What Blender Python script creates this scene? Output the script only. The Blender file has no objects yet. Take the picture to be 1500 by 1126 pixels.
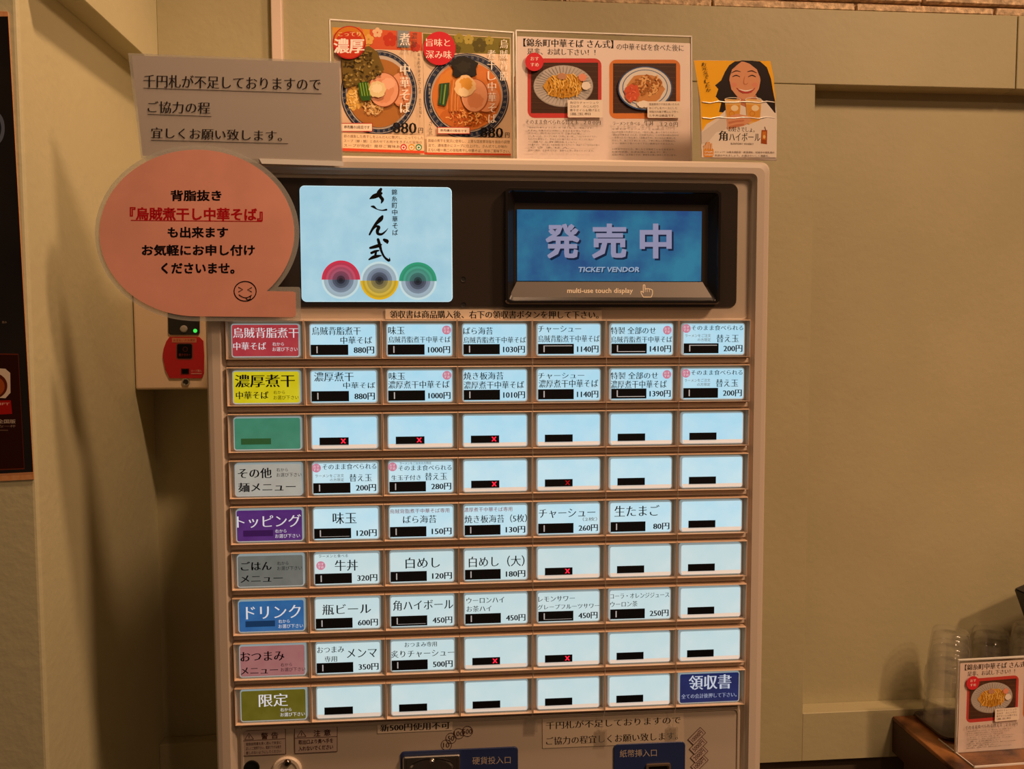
import bpy, bmesh, math, random
from mathutils import Vector, Matrix
random.seed(7)
PI = math.pi
Z0 = 1.45                      # height of the top button row above the floor
SC = bpy.context.scene
COL = SC.collection

# ------------------------------------------------------------------ camera
F = 1127.0
def rot(a, b, c):
    return Matrix.Rotation(b, 3, 'Z') @ Matrix.Rotation(a, 3, 'X') @ Matrix.Rotation(c, 3, 'Z')
RC = rot(1.51098, -0.07966, -0.0031)
CAM = Vector((0.22472, -0.81484, -0.01597 + Z0))
cd = bpy.data.cameras.new('camera'); cd.sensor_width = 36; cd.lens = F / 1500 * 36; cd.clip_start = .01
cam = bpy.data.objects.new('camera', cd); COL.objects.link(cam)
cam.matrix_world = Matrix.Translation(CAM) @ RC.to_4x4()
SC.camera = cam

# ------------------------------------------------------------------ light
SC.view_settings.view_transform = 'Standard'; SC.view_settings.look = 'None'
SC.view_settings.gamma = 1; SC.view_settings.use_curve_mapping = False
SC.view_settings.exposure = 0
SC.cycles.transparent_max_bounces = 64
WARM = (1, .60, .35)
w = bpy.data.worlds.new('world'); SC.world = w; w.use_nodes = True
w.node_tree.nodes['Background'].inputs[0].default_value = (*WARM, 1)
w.node_tree.nodes['Background'].inputs[1].default_value = .085
def spot(name, loc, to, power, angle=110, rad=.035, col=WARM):
    l = bpy.data.lights.new(name, 'SPOT'); l.energy = power; l.color = col
    l.spot_size = math.radians(angle); l.spot_blend = .6 if angle > 90 else 1; l.shadow_soft_size = rad
    o = bpy.data.objects.new(name, l); COL.objects.link(o)
    o.location = (loc[0], loc[1], loc[2] + Z0)
    d = Vector(to) - Vector(loc)
    o.rotation_euler = d.to_track_quat('-Z', 'Y').to_euler()
    return o
spot('ceiling_spotlight', (1.35, -.75, 1.15), (.60, .1, -.15), 78, angle=88, rad=.12)
spot('ceiling_spotlight', (.31, -.25, 1.15), (-.12, .08, -.3), 52, angle=66, rad=.045)
spot('ceiling_spotlight', (1.0, -1.9, 1.15), (.3, 0, -.1), 14)
spot('ceiling_spotlight', (1.75, -1.3, 1.15), (1.1, .25, -1.6), 100, angle=64, rad=.05)

# ------------------------------------------------------------------ helpers
def lin(c):
    if isinstance(c, str):
        c = c.lstrip('#'); c = tuple(int(c[i:i+2], 16) / 255 for i in (0, 2, 4))
    return tuple((x / 12.92 if x <= .04045 else ((x + .055) / 1.055) ** 2.4) for x in c)
MC = {}
def mat(name, col, rough=.5, metal=0, emit=0, noise=0, nscale=20, bump=0, bscale=200, spec=.5, coat=0, col2=None, ecol=None):
    key = name
    if key in MC: return MC[key]
    m = bpy.data.materials.new(name); m.use_nodes = True
    nt = m.node_tree; b = nt.nodes['Principled BSDF']
    c = lin(col) if isinstance(col, str) else col
    b.inputs['Base Color'].default_value = (*c, 1)
    b.inputs['Roughness'].default_value = rough; b.inputs['Metallic'].default_value = metal
    b.inputs['Specular IOR Level'].default_value = spec
    b.inputs['Coat Weight'].default_value = coat
    b.inputs['Coat Roughness'].default_value = .08
    if emit:
        e = lin(ecol) if ecol else c
        b.inputs['Emission Color'].default_value = (*e, 1)
        b.inputs['Emission Strength'].default_value = emit
    if noise or bump:
        tc = nt.nodes.new('ShaderNodeTexCoord')
    if noise:
        n = nt.nodes.new('ShaderNodeTexNoise'); n.inputs['Scale'].default_value = nscale; n.inputs['Detail'].default_value = 6
        r = nt.nodes.new('ShaderNodeMix'); r.data_type = 'RGBA'
        c2 = lin(col2) if col2 else tuple(x * (1 - noise) for x in c)
        c1 = c if col2 else tuple(min(1, x * (1 + noise * .5)) for x in c)
        r.inputs[6].default_value = (*c1, 1); r.inputs[7].default_value = (*c2, 1)
        mr = nt.nodes.new('ShaderNodeMapRange'); mr.inputs[1].default_value = .35; mr.inputs[2].default_value = .65
        nt.links.new(tc.outputs['Object'], n.inputs['Vector'])
        nt.links.new(n.outputs[0], mr.inputs[0]); nt.links.new(mr.outputs[0], r.inputs[0])
        nt.links.new(r.outputs[2], b.inputs['Emission Color' if emit else 'Base Color'])
    if bump:
        n2 = nt.nodes.new('ShaderNodeTexNoise'); n2.inputs['Scale'].default_value = bscale; n2.inputs['Detail'].default_value = 4
        bp = nt.nodes.new('ShaderNodeBump'); bp.inputs['Strength'].default_value = bump; bp.inputs['Distance'].default_value = .002
        nt.links.new(tc.outputs['Object'], n2.inputs['Vector'])
        nt.links.new(n2.outputs[0], bp.inputs['Height']); nt.links.new(bp.outputs[0], b.inputs['Normal'])
    MC[key] = m
    return m
def ink(col, rough=.45):
    return mat('print_' + col.lstrip('#'), col, rough, spec=.12)
def glow(col, s=1.0):
    return mat('backlit_' + col.lstrip('#') + '_%d' % int(s * 100), '#101010', .25, emit=s, ecol=col)
def clear(name, tint=(.97, .97, .95), gloss=.08, rough=.03, haze=0, edge=.75, rimhaze=0):
    if name in MC: return MC[name]
    m = bpy.data.materials.new(name); m.use_nodes = True; nt = m.node_tree; nt.nodes.clear()
    o = nt.nodes.new('ShaderNodeOutputMaterial'); t = nt.nodes.new('ShaderNodeBsdfTransparent')
    t.inputs[0].default_value = (*tint, 1)
    g = nt.nodes.new('ShaderNodeBsdfGlossy'); g.inputs['Roughness'].default_value = rough
    lw = nt.nodes.new('ShaderNodeLayerWeight'); lw.inputs[0].default_value = .35
    mr = nt.nodes.new('ShaderNodeMapRange'); mr.inputs[3].default_value = gloss; mr.inputs[4].default_value = edge
    pw = nt.nodes.new('ShaderNodeMath'); pw.operation = 'POWER'; pw.inputs[1].default_value = 2.2
    mx = nt.nodes.new('ShaderNodeMixShader')
    nt.links.new(lw.outputs['Facing'], pw.inputs[0]); nt.links.new(pw.outputs[0], mr.inputs[0])
    nt.links.new(mr.outputs[0], mx.inputs[0]); nt.links.new(t.outputs[0], mx.inputs[1]); nt.links.new(g.outputs[0], mx.inputs[2])
    last = mx
    if rimhaze:
        d0 = nt.nodes.new('ShaderNodeBsdfDiffuse'); d0.inputs[0].default_value = (.9, .9, .86, 1)
        mm = nt.nodes.new('ShaderNodeMath'); mm.operation = 'MULTIPLY'; mm.inputs[1].default_value = rimhaze
        m3 = nt.nodes.new('ShaderNodeMixShader')
        nt.links.new(pw.outputs[0], mm.inputs[0]); nt.links.new(mm.outputs[0], m3.inputs[0]); nt.links.new(mx.outputs[0], m3.inputs[1]); nt.links.new(d0.outputs[0], m3.inputs[2]); last = m3
    if haze:
        d = nt.nodes.new('ShaderNodeBsdfDiffuse'); d.inputs[0].default_value = (.85, .85, .8, 1)
        m2 = nt.nodes.new('ShaderNodeMixShader'); m2.inputs[0].default_value = haze
        nt.links.new(mx.outputs[0], m2.inputs[1]); nt.links.new(d.outputs[0], m2.inputs[2]); last = m2
    nt.links.new(last.outputs[0], o.inputs[0])
    MC[name] = m
    return m

WORLD = {}
def wloc(o): return WORLD.get(o.name, Vector((0, 0, 0))) if o else Vector((0, 0, 0))
def tag(o, label=None, cat=None, group=None, kind=None):
    if label: o['label'] = label
    if cat: o['category'] = cat
    if group: o['group'] = group
    if kind: o['kind'] = kind
    return o
def empty(name, loc, label, cat, group=None):
    o = bpy.data.objects.new(name, None); COL.objects.link(o); o.empty_display_size = .05
    o.location = loc; WORLD[o.name] = Vector(loc)
    return tag(o, label, cat, group)
def place(name, me, loc, parent=None):
    o = bpy.data.objects.new(name, me); COL.objects.link(o)
    loc = Vector(loc); WORLD[o.name] = loc
    if parent: o.parent = parent; o.location = loc - wloc(parent)
    else: o.location = loc
    return o
class MB:
    def __init__(s): s.v = []; s.f = []; s.m = []; s.mats = []; s.sm = []
    def mi(s, m):
        if m not in s.mats: s.mats.append(m)
        return s.mats.index(m)
    def add(s, vs, fs, m, smooth=False):
        b = len(s.v); i = s.mi(m); s.v += [tuple(x) for x in vs]
        for f in fs: s.f.append([b + k for k in f]); s.m.append(i); s.sm.append(smooth)
    def box(s, x0, x1, y0, y1, z0, z1, m, bev=0, seg=2):
        bm = bmesh.new(); bmesh.ops.create_cube(bm, size=1)
        for v in bm.verts: v.co = Vector(((x0 + x1) / 2 + v.co.x * (x1 - x0), (y0 + y1) / 2 + v.co.y * (y1 - y0), (z0 + z1) / 2 + v.co.z * (z1 - z0)))
        if bev: bmesh.ops.bevel(bm, geom=bm.edges[:], offset=bev, segments=seg, affect='EDGES', profile=.5)
        bm.verts.index_update()
        s.add([v.co[:] for v in bm.verts], [[v.index for v in f.verts] for f in bm.faces], m); bm.free()
    def loft(s, loops, m, cap0=False, cap1=True, mcap=None, smooth=False):
        n = len(loops[0]); vs = [p for l in loops for p in l]; fs = []
        for k in range(len(loops) - 1):
            for i in range(n):
                j = (i + 1) % n
                fs.append([k * n + i, k * n + j, (k + 1) * n + j, (k + 1) * n + i])
        s.add(vs, fs, m, smooth)
        if cap0: s.add(loops[0], [list(range(n))[::-1]], m)
        if cap1: s.add(loops[-1], [list(range(n))], mcap or m)
    def tube(s, pts, r, m, n=8):
        pts = [Vector(p) for p in pts]; loops = []
        for i, p in enumerate(pts):
            d = (pts[min(i + 1, len(pts) - 1)] - pts[max(i - 1, 0)]).normalized()
            a = d.orthogonal().normalized(); b = d.cross(a)
            loops.append([p + (a * math.cos(2 * PI * k / n) + b * math.sin(2 * PI * k / n)) * r for k in range(n)])
        s.loft(loops, m, True, True, smooth=True)
    def build(s, name, parent=None, origin=None):
        if origin is None:
            xs = [v[0] for v in s.v]; ys = [v[1] for v in s.v]; zs = [v[2] for v in s.v]
            origin = ((min(xs) + max(xs)) / 2, (min(ys) + max(ys)) / 2, min(zs))
        me = bpy.data.meshes.new(name); O = Vector(origin)
        me.from_pydata([(v[0] - O.x, v[1] - O.y, v[2] - O.z) for v in s.v], [], s.f)
        for m in s.mats: me.materials.append(m)
        me.polygons.foreach_set('material_index', s.m); me.polygons.foreach_set('use_smooth', s.sm); me.update()
        return place(name, me, O, parent)
def rr(x0, z0, x1, z1, r, y, n=5):
    """rounded rectangle loop in the x-z plane, seen from the front"""
    out = []
    for cx, cz, a in ((x1 - r, z1 - r, 0), (x0 + r, z1 - r, 90), (x0 + r, z0 + r, 180), (x1 - r, z0 + r, 270)):
        for k in range(n + 1):
            t = math.radians(a + 90 * k / n); out.append((cx + r * math.cos(t), y, cz + r * math.sin(t)))
    return out
def ray(px, py): return (RC @ Vector(((px - 750) / F, -(py - 563) / F, -1)))
def hit(px, py, q, n):
    d = ray(px, py); return CAM + d * ((Vector(q) - CAM).dot(n) / d.dot(n))
def X(px, py, y=0): return hit(px, py, (0, y, 0), Vector((0, 1, 0)))
class Pl:
    """a real plane in the room: through point q, normal n facing the viewer"""
    def __init__(s, q, n): s.q = Vector(q); s.n = Vector(n).normalized()
    def __call__(s, px, py, off=0): return hit(px, py, s.q, s.n) + s.n * off
def yplane(y): return Pl((0, y, 0), (0, -1, 0))
GC = {}
# lettering weights: (how far outlines grow sideways, up and down); a negative second number gives the thin level strokes of a serif face
STY = {'g': (0, 0), 'm': (.015, -.012), 'M': (.027, -.006), 'b': (.016, .012), 'B': (.036, .010), 'x': (.034, .028), 'P': (.032, -.002)}
def glyphs(txt, st, res):
    k = (txt, st, res)
    if k not in GC:
        c = bpy.data.curves.new('t', 'FONT'); c.body = txt; c.size = 1; c.resolution_u = res; c.fill_mode = 'FRONT'
        o = bpy.data.objects.new('t', c); me = o.to_mesh()
        vs = [list(v.co) for v in me.vertices]; fs = [list(p.vertices) for p in me.polygons]
        o.to_mesh_clear(); bpy.data.objects.remove(o); bpy.data.curves.remove(c)
        tx, ty = STY[st]
        if tx or ty:
            ed = {}
            for f in fs:
                ar = sum(vs[f[i]][0] * vs[f[(i + 1) % len(f)]][1] - vs[f[(i + 1) % len(f)]][0] * vs[f[i]][1] for i in range(len(f)))
                g = f if ar >= 0 else f[::-1]
                for i in range(len(g)): ed[(g[i], g[(i + 1) % len(g)])] = 1
            nm = {}
            for a, b in ed:
                if (b, a) in ed: continue
                dx, dy = vs[b][0] - vs[a][0], vs[b][1] - vs[a][1]; l = math.hypot(dx, dy)
                if l < 1e-6: continue
                for q in (a, b):
                    t = nm.setdefault(q, [0, 0]); t[0] += dy / l; t[1] -= dx / l
            for q, (nx, ny) in nm.items():
                vs[q][0] += max(-1, min(1, nx)) * tx; vs[q][1] += max(-1, min(1, ny)) * ty
        GC[k] = ([tuple(v) for v in vs], fs)
    return GC[k]
class Print:
    """flat printing: polygons and lettering laid on a surface, each layer a hair above the last"""
    def __init__(s, mp, step=.000012, base=.00005): s.mp = mp; s.mb = MB(); s.o = base; s.step = step
    def nx(s): s.o += s.step; return s.o
    def poly(s, pts, m):
        o = s.nx(); s.mb.add([s.mp(x, y, o) for x, y in pts], [list(range(len(pts)))[::-1]], m)
    def rect(s, x0, y0, x1, y1, m): s.poly([(x0, y0), (x1, y0), (x1, y1), (x0, y1)], m)
    def rrect(s, x0, y0, x1, y1, r, m, ry=None, ts=0):
        ry = ry or r; pts = []
        for cx, cy, a in ((x1 - r, y0 + ry, -90), (x1 - r, y1 - ry, 0), (x0 + r, y1 - ry, 90), (x0 + r, y0 + ry, 180)):
            for k in range(6):
                t = math.radians(a + 18 * k); px = cx + r * math.cos(t); pts.append((px, cy + ry * math.sin(t) + ts * (px - x0)))
        s.poly(pts, m)
    def ell(s, cx, cy, rx, ry, m, a0=0, a1=360, n=40):
        pts = [(cx + rx * math.cos(math.radians(a0 + (a1 - a0) * k / n)), cy + ry * math.sin(math.radians(a0 + (a1 - a0) * k / n))) for k in range(n + (a1 - a0 < 360))]
        s.poly(pts, m)
    def ring(s, cx, cy, rx, ry, t, m, n=40, a0=0, a1=360, ty=None):
        o = s.nx(); vs = []; fs = []; ty = ty or t
        for k in range(n + 1):
            a = math.radians(a0 + (a1 - a0) * k / n)
            vs += [s.mp(cx + rx * math.cos(a), cy + ry * math.sin(a), o), s.mp(cx + (rx - t) * math.cos(a), cy + (ry - ty) * math.sin(a), o)]
        fs = [[2 * k, 2 * k + 1, 2 * k + 3, 2 * k + 2] for k in range(n)]
        s.mb.add(vs, fs, m)
    def stroke(s, pts, m, sub=6, round_=True):
        """pts: (x, y, width); smooth brush stroke"""
        P = [Vector(p if len(p) == 3 else (*p, 1)) for p in pts]; Q = []
        if len(P) > 2 and sub > 1:
            E = [P[0]] + P + [P[-1]]
            for i in range(1, len(E) - 2):
                for k in range(sub):
                    t = k / sub; a, b, c, d = E[i-1:i+3]
                    Q.append(.5 * ((2 * b) + (c - a) * t + (2 * a - 5 * b + 4 * c - d) * t * t + (3 * b - a - 3 * c + d) * t ** 3))
            Q.append(P[-1])
        else: Q = P
        o = s.nx(); vs = []
        for i, p in enumerate(Q):
            d = Q[min(i + 1, len(Q) - 1)] - Q[max(i - 1, 0)]; d.z = 0
            d = d.normalized() if d.length else Vector((1, 0, 0))
            nx, ny = -d.y * p.z / 2, d.x * p.z / 2
            vs += [s.mp(p.x + nx, p.y + ny, o), s.mp(p.x - nx, p.y - ny, o)]
        s.mb.add(vs, [[2 * k, 2 * k + 1, 2 * k + 3, 2 * k + 2] for k in range(len(Q) - 1)], m)
        if round_:
            for p in (Q[0], Q[-1]):
                if p.z > 0: s.ell(p.x, p.y, p.z / 2, p.z / 2, m, n=10)
    def line(s, x0, y0, x1, y1, w, m): s.stroke([(x0, y0, w), (x1, y1, w)], m, round_=False)
    def text(s, t, x0, y0, x1, y1, m, st='g', tilt=0, res=2, skew=0):
        vs, fs = glyphs(t, st, res)
        if not vs: return
        ax = min(v[0] for v in vs); bx = max(v[0] for v in vs); ay = min(v[1] for v in vs); by = max(v[1] for v in vs)
        n = max(.05, bx - ax); o = s.nx(); out = []
        for v in vs:
            u = (v[0] - ax) / n; q = (v[1] - ay) / (by - ay)
            out.append(s.mp(x0 + u * (x1 - x0) + skew * q, y1 - q * (y1 - y0) + tilt * u, o))
        s.mb.add(out, fs, m)
    def vtext(s, t, xc, y0, y1, wd, m, st='m', dx=0):
        p = (y1 - y0) / len(t)
        for i, ch in enumerate(t):
            if ch == ' ': continue
            hh = .84 if ch not in 'っー' else .5
            xx = xc + dx * (i + .5) / len(t)
            if ch == 'ー': s.line(xx, y0 + p * (i + .15), xx, y0 + p * (i + .85), wd * .1, m)
            else: s.text(ch, xx - wd / 2, y0 + p * (i + .5 - hh / 2), xx + wd / 2, y0 + p * (i + .5 + hh / 2), m, st)
    def build(s, name, parent): return s.mb.build(name, parent)
def crop(mp, ox, oy, sc): return lambda x, y, o=0: mp(ox + x / sc, oy + y / sc, o)

# ------------------------------------------------------------------ materials
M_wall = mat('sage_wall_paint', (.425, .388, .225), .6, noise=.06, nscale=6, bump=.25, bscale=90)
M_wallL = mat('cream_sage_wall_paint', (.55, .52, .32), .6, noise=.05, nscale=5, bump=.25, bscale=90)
M_dark = mat('dark_brown_board', (.10, .07, .045), .6)
M_body = mat('cream_metal', (.66, .57, .47), .38, bump=.02, bscale=400)
M_body2 = mat('cream_metal_panel', (.52, .44, .35), .4)
M_house = mat('beige_plastic', (.68, .49, .34), .42)
M_floor = mat('floor_tile', (.12, .09, .07), .5, noise=.3)
M_ceil = mat('ceiling_paint', (.5, .45, .35), .8)
M_blk = mat('gloss_black', (.012, .010, .009), .12)
M_pan = mat('smoked_panel', (.035, .026, .02), .16, spec=.6)
M_brick = mat('rough_buff_brick', (.72, .54, .34), .95, noise=.45, nscale=110, bump=1.0, bscale=260)
M_mortar = mat('mortar', (.35, .22, .13), .9, noise=.3, nscale=90, bump=.6)
M_wood = mat('varnished_wood', (.50, .21, .06), .35, noise=.5, nscale=14, col2='#3a1a08', bump=.1)
M_paper = mat('white_paper', (.80, .76, .72), .5)
M_acr = clear('clear_acrylic', tint=(.985, .985, .98), gloss=.02)
M_edge = mat('acrylic_edge', (.86, .85, .80), .22, spec=1, coat=.8)
M_film = clear('laminate_film', tint=(.9, .9, .88), gloss=.06, rough=.12, haze=.22)
M_glass = clear('clear_tumbler_plastic', tint=(.997, .997, .996), gloss=.05, rough=.12, haze=.012, edge=.6, rimhaze=1.0)
M_steel = mat('steel', (.6, .58, .55), .25, metal=1)
K = ink('#14110f'); W_ = ink('#e8e4dc')

# ------------------------------------------------------------------ the room
D = .30; T = .03; XW = -.1913
def S(name): return None
def st(mb, name, parent=None):
    o = mb.build(name, parent)
    if not parent: o['kind'] = 'structure'
    return o
m = MB(); m.box(-1.6, 2.6, -2.6, .6, -.05, 0, M_floor); st(m, 'floor')
m = MB(); m.box(-1.6, 2.6, -2.6, .6, 2.72, 2.77, M_ceil); st(m, 'ceiling')
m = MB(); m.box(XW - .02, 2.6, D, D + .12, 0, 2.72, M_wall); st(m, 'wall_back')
rb = X(1187, 123, D - T).z; rt = X(1500, 20, D - T).z; rt0 = X(800, 4, D - T).z
jx = X(1490, 70, D - T).x; sx = X(1187, 500, D - T).x; sill = X(1169, 1045, D - T).z; sillb = X(1169, 1115, D - T).z
rt = (rt + rt0) / 2
m = MB(); m.box(XW + T, jx - .0008, D - T, D, rb, rt, M_wall, .0008, 1); st(m, 'trim_1')
m = MB(); m.box(jx + .0008, 2.6, D - T, D, rb, rt, M_wall, .0008, 1); st(m, 'trim_2')
m = MB(); m.box(.48, sx, D - T, D, sillb, rb - .0007, M_wall, .0008, 1); st(m, 'trim_3')
m = MB(); m.box(sx - .0002, 2.6, D - T, D, sillb, sill, M_wall, .0008, 1); st(m, 'trim_4')
m = MB(); m.box(.48, 2.6, D - .012, D, 0, sillb - .003, M_dark); st(m, 'trim_5')
# side wall with its projecting rail, and the poster wall returning from it
m = MB()
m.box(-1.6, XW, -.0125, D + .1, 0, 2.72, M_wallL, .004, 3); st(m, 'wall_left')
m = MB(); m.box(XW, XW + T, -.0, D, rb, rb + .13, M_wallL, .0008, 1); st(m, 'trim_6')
lz = X(262, 1088, D - .02).z
m = MB(); m.box(XW, -.02, D - .022, D, 0, lz, M_wall, .002, 2); st(m, 'baseboard_back')
# brick courses above the rail
m = MB(); m.box(XW, 2.6, D - .022, D, rt, 2.72, M_mortar); wb = st(m, 'wall_upper')
def brick_mesh(wd, h, k):
    bm = bmesh.new(); bmesh.ops.create_cube(bm, size=1)
    for v in bm.verts: v.co = Vector((v.co.x * wd, v.co.y * .02, v.co.z * h + h / 2))
    bmesh.ops.bevel(bm, geom=bm.edges[:], offset=.0016, segments=1, affect='EDGES')
    rnd = random.Random(k)
    for v in bm.verts: v.co += Vector((rnd.uniform(-1, 1) * .0008, rnd.uniform(-1, 1) * .0012, rnd.uniform(-1, 1) * .0006))
    me = bpy.data.meshes.new('brick'); bm.to_mesh(me); bm.free(); me.materials.append(M_brick); return me
j1 = X(1043, 6, D - .026).x
h1 = .0105
b1 = [brick_mesh(.206, h1, k) for k in range(3)]; b2 = [brick_mesh(.206, .058, k + 5) for k in range(3)]
for i in range(-5, 8):
    x = j1 + .105 + i * .21
    if XW + .1 < x < 2.4:
        place('brick', b1[i % 3], (x, D - .0178, rt + .0002), wb)
        place('brick', b2[i % 3], (x + (.075 if i < 0 else .10), D - .019, rt + h1 + .004), wb)
        place('brick', b2[(i + 1) % 3], (x, D - .019, rt + h1 + .066), wb)

# conduit in front of the rail
cx0 = X(397, 40, D - T - .012).x; cx1 = X(413, 40, D - T - .012).x
m = MB(); m.box(cx0, cx1, D - T - .012, D - T, 1.62, 2.72, mat('cream_conduit', (.72, .60, .50), .4), .0015, 2)
for z in (1.95, 2.35): m.box(cx0 - .003, cx1 + .003, D - T - .0135, D - T, z, z + .012, MC['cream_conduit'], .001, 1)
tag(m.build('cable_conduit'), 'narrow cream cable conduit running vertically up the green rail', 'conduit')

# ------------------------------------------------------------------ ticket vending machine
PX, RY, BW, BH = .079, .04829, .0691, .03475
ML, MR, MT = -.0262, .569, Z0 + .1725
VM = empty('ticket_vending_machine', ((ML + MR) / 2, .14, 0), 'cream meal ticket vending machine with glowing rows of priced menu buttons', 'vending machine')
m = MB(); m.box(ML + .004, MR - .004, .012, D - .013 - T, 0.0, MT - .006, M_body, .006, 3); m.build('cabinet_body', VM)
# front door as a lofted pressing: rounded edge, flat rim, sunken faceplate
pz0 = Z0 - .4515; pz1 = Z0 + .1535          # sunken field
YF = .004
m = MB()
m.loft([rr(ML, .02, MR, MT, .009, .016), rr(ML, .02, MR, MT, .009, .003), rr(ML + .0008, .0208, MR - .0008, MT - .0008, .009, -.0005), rr(ML + .003, .023, MR - .003, MT - .003, .008, -.003),
        rr(ML + .0075, .0275, MR - .0075, MT - .0075, .007, -.004), rr(ML + .0155, .036, MR - .0155, MT - .0135, .006, -.004), rr(ML + .0175, .038, MR - .0175, MT - .0155, .006, -.0015),
        rr(ML + .0195, .040, MR - .0195, MT - .018, .005, 0), rr(ML + .021, .042, MR - .021, MT - .0195, .005, YF)], M_body, cap0=True, cap1=True, mcap=M_body)
m.build('front_door', VM)
# display surround
y_p = YF - .0012
a = X(1100, 262, 0); zt = X(700, 256, 0).z; zb = X(900, 470, 0).z
px1 = X(1080, 350, y_p).x; pzt = X(560, 262, y_p).z; pzb = X(700, 450.5, y_p).z; px0 = -.002
m = MB(); m.loft([rr(px0 - .012, zb + .001, px1 + .013, zt, .006, YF + .0005), rr(px0 - .0115, zb + .0015, px1 + .0125, zt - .0005, .006, YF - .0009), rr(px0 - .010, zb + .003, px1 + .011, zt - .002, .005, YF - .0004)], M_body2)
m.build('display_surround', VM)
m = MB(); m.loft([rr(px0, pzb, px1, pzt, .008, YF + .0005), rr(px0, pzb, px1, pzt, .008, y_p), rr(px0 + .0006, pzb + .0006, px1 - .0006, pzt - .0006, .0075, y_p - .0005)], M_pan)
m.build('smoked_panel', VM)
for q in ((678.5, 409), (679, 446.5)):
    c = X(*q, y_p - .0006); m = MB(); m.loft([rr(c.x - .0028, c.z - .0028, c.x + .0028, c.z + .0028, .0027, y_p + .0), rr(c.x - .0028, c.z - .0028, c.x + .0028, c.z + .0028, .0027, y_p - .0009), rr(c.x - .0018, c.z - .0018, c.x + .0018, c.z + .0018, .0017, y_p - .0006)], mat('hole_black', (.004, .004, .004), .6)); m.build('screw_hole', VM)

# lit shop sign
ys = y_p - .002
a = X(438.5, 271.5, ys); b = X(663, 442, ys)
m = MB(); msign = mat('sign_backlight', '#101010', .3, emit=.90, noise=1, nscale=45, ecol='#a8d8ea', col=None) if False else None
def emis_noise(name, c1, c2, scale, s=1.0, rough=.3):
    mm = mat(name, c1, rough, emit=s, noise=1, nscale=scale, col2=c2); mm.node_tree.nodes['Principled BSDF'].inputs['Base Color'].default_value = (.03, .03, .03, 1)
    return mm
M_sign = emis_noise('sign_backlit_face', '#a4d2e4', '#b4dcea', 40, .86)
m.loft([rr(a.x, b.z, b.x, a.z, .005, YF), rr(a.x, b.z, b.x, a.z, .005, ys + .0005), rr(a.x + .0006, b.z + .0006, b.x - .0006, a.z - .0006, .0045, ys)], mat('sign_edge', '#b8dcea', .3, emit=.9), mcap=M_sign)
sg = m.build('lit_sign', VM)
P = Print(crop(yplane(ys), 440, 270, 6.2545))
for pts in ([(738, 44, 22), (718, 82, 34), (735, 115, 26), (752, 140, 26), (742, 170, 10)], [(636, 132, 8), (672, 112, 34), (715, 95, 34), (742, 82, 20)],
            [(650, 202, 10), (672, 206, 20), (700, 226, 8), (745, 238, 9), (788, 232, 16)],
            [(752, 292, 18), (735, 318, 34), (690, 365, 22), (655, 420, 18), (634, 460, 14)], [(650, 432, 8), (690, 388, 14), (718, 392, 26), (706, 425, 26), (712, 452, 22), (745, 456, 18), (780, 430, 10), (803, 402, 3)],
            [(640, 582, 18), (680, 572, 26), (720, 560, 26), (742, 552, 12)], [(712, 505, 22), (728, 560, 24), (742, 610, 18), (770, 665, 16), (812, 698, 20), (818, 672, 4)],
            [(768, 508, 22), (792, 522, 32), (796, 536, 16)], [(652, 628, 20), (685, 614, 20), (718, 606, 12)], [(694, 618, 16), (688, 645, 18), (680, 668, 16)], [(630, 688, 12), (668, 668, 26), (708, 658, 22), (742, 652, 8)]):
    P.stroke([(a_, b_, c_ * 1.2) for a_, b_, c_ in pts], K)
P.vtext('錦糸町中華そば', 860, 40, 472, 50, ink('#202830'), 'b', dx=10)
gr = ['#c9dfe0', '#b4c9d2', '#a2b5c2', '#8c9bab', '#747f90', '#5c6474', '#454b5a', '#30343f', '#1e2028']
for cx, cy, R, col, top in ((372, 873, 176, '#d03048', 1), (725, 882, 175, '#e0b020', 0), (1077, 886, 172, '#2f9a72', 1)):
    c = tuple(int(col[i:i+2], 16) / 255 for i in (1, 3, 5))
    for k in range(9):
        f = 1 - k * .112; g = tuple(int(gr[k][i:i+2], 16) / 255 for i in (1, 3, 5))
        mx = tuple(c[i] * (1 - k / 9) + g[i] * k / 9 for i in range(3))
        hx = '#%02x%02x%02x' % tuple(int(q * 255) for q in mx)
        P.ell(cx, cy, R * f, R * f, glow(gr[k], (.92, .70)[k % 2]), 0 if top else 180, 180 if top else 360)
        P.ell(cx, cy, R * f, R * f, glow(hx, (.94, .72)[k % 2]), 180 if top else 0, 360 if top else 180)
P.build('sign_print', sg)

# touch display
x0, x1 = X(738.5, 360, 0).x, X(1053, 360, 0).x; z1, z0 = X(880, 277.5, 0).z, X(880, 446, 0).z
sy = .012
sx0, sx1 = X(757.5, 360, sy).x, X(1027.5, 360, sy).x; sz1, sz0 = X(890, 308, sy).z, X(890, 411.5, sy).z
kx0, kx1 = sx0, sx1
m = MB()
m.loft([rr(x0, z0, x1, z1, .005, YF), rr(x0, z0, x1, z1, .005, -.006), rr(x0 + .0012, z0 + .0012, x1 - .0012, z1 - .0012, .005, -.008), rr(x0 + .0035, z0 + .0035, x1 - .0035, z1 - .0035, .004, -.008),
        rr(x0 + .0045, z0 + .0045, x1 - .0045, z1 - .0045, .0035, -.0065)], M_blk, cap1=False)
zi0, zi1 = z0 + .0045, z1 - .0045; xi0, xi1 = x0 + .0045, x1 - .0045
zl = sz0 - .0012
m.loft([rr(xi0, zi0, xi1, zi1, .0035, -.0065), rr(sx0 - .0008, sz0 - .001, sx1 + .0008, sz1 + .001, .0004, YF + .002), rr(sx0, sz0, sx1, sz1, .0003, YF + .0025)], mat('matt_black_funnel', (.008, .007, .006), .35), cap1=False)
td = m.build('touch_display', VM)
m = MB(); M_scr = emis_noise('display_picture', '#0d5596', '#2a90b4', 20, .62, .2)
SY = YF - .0 - .0
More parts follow.
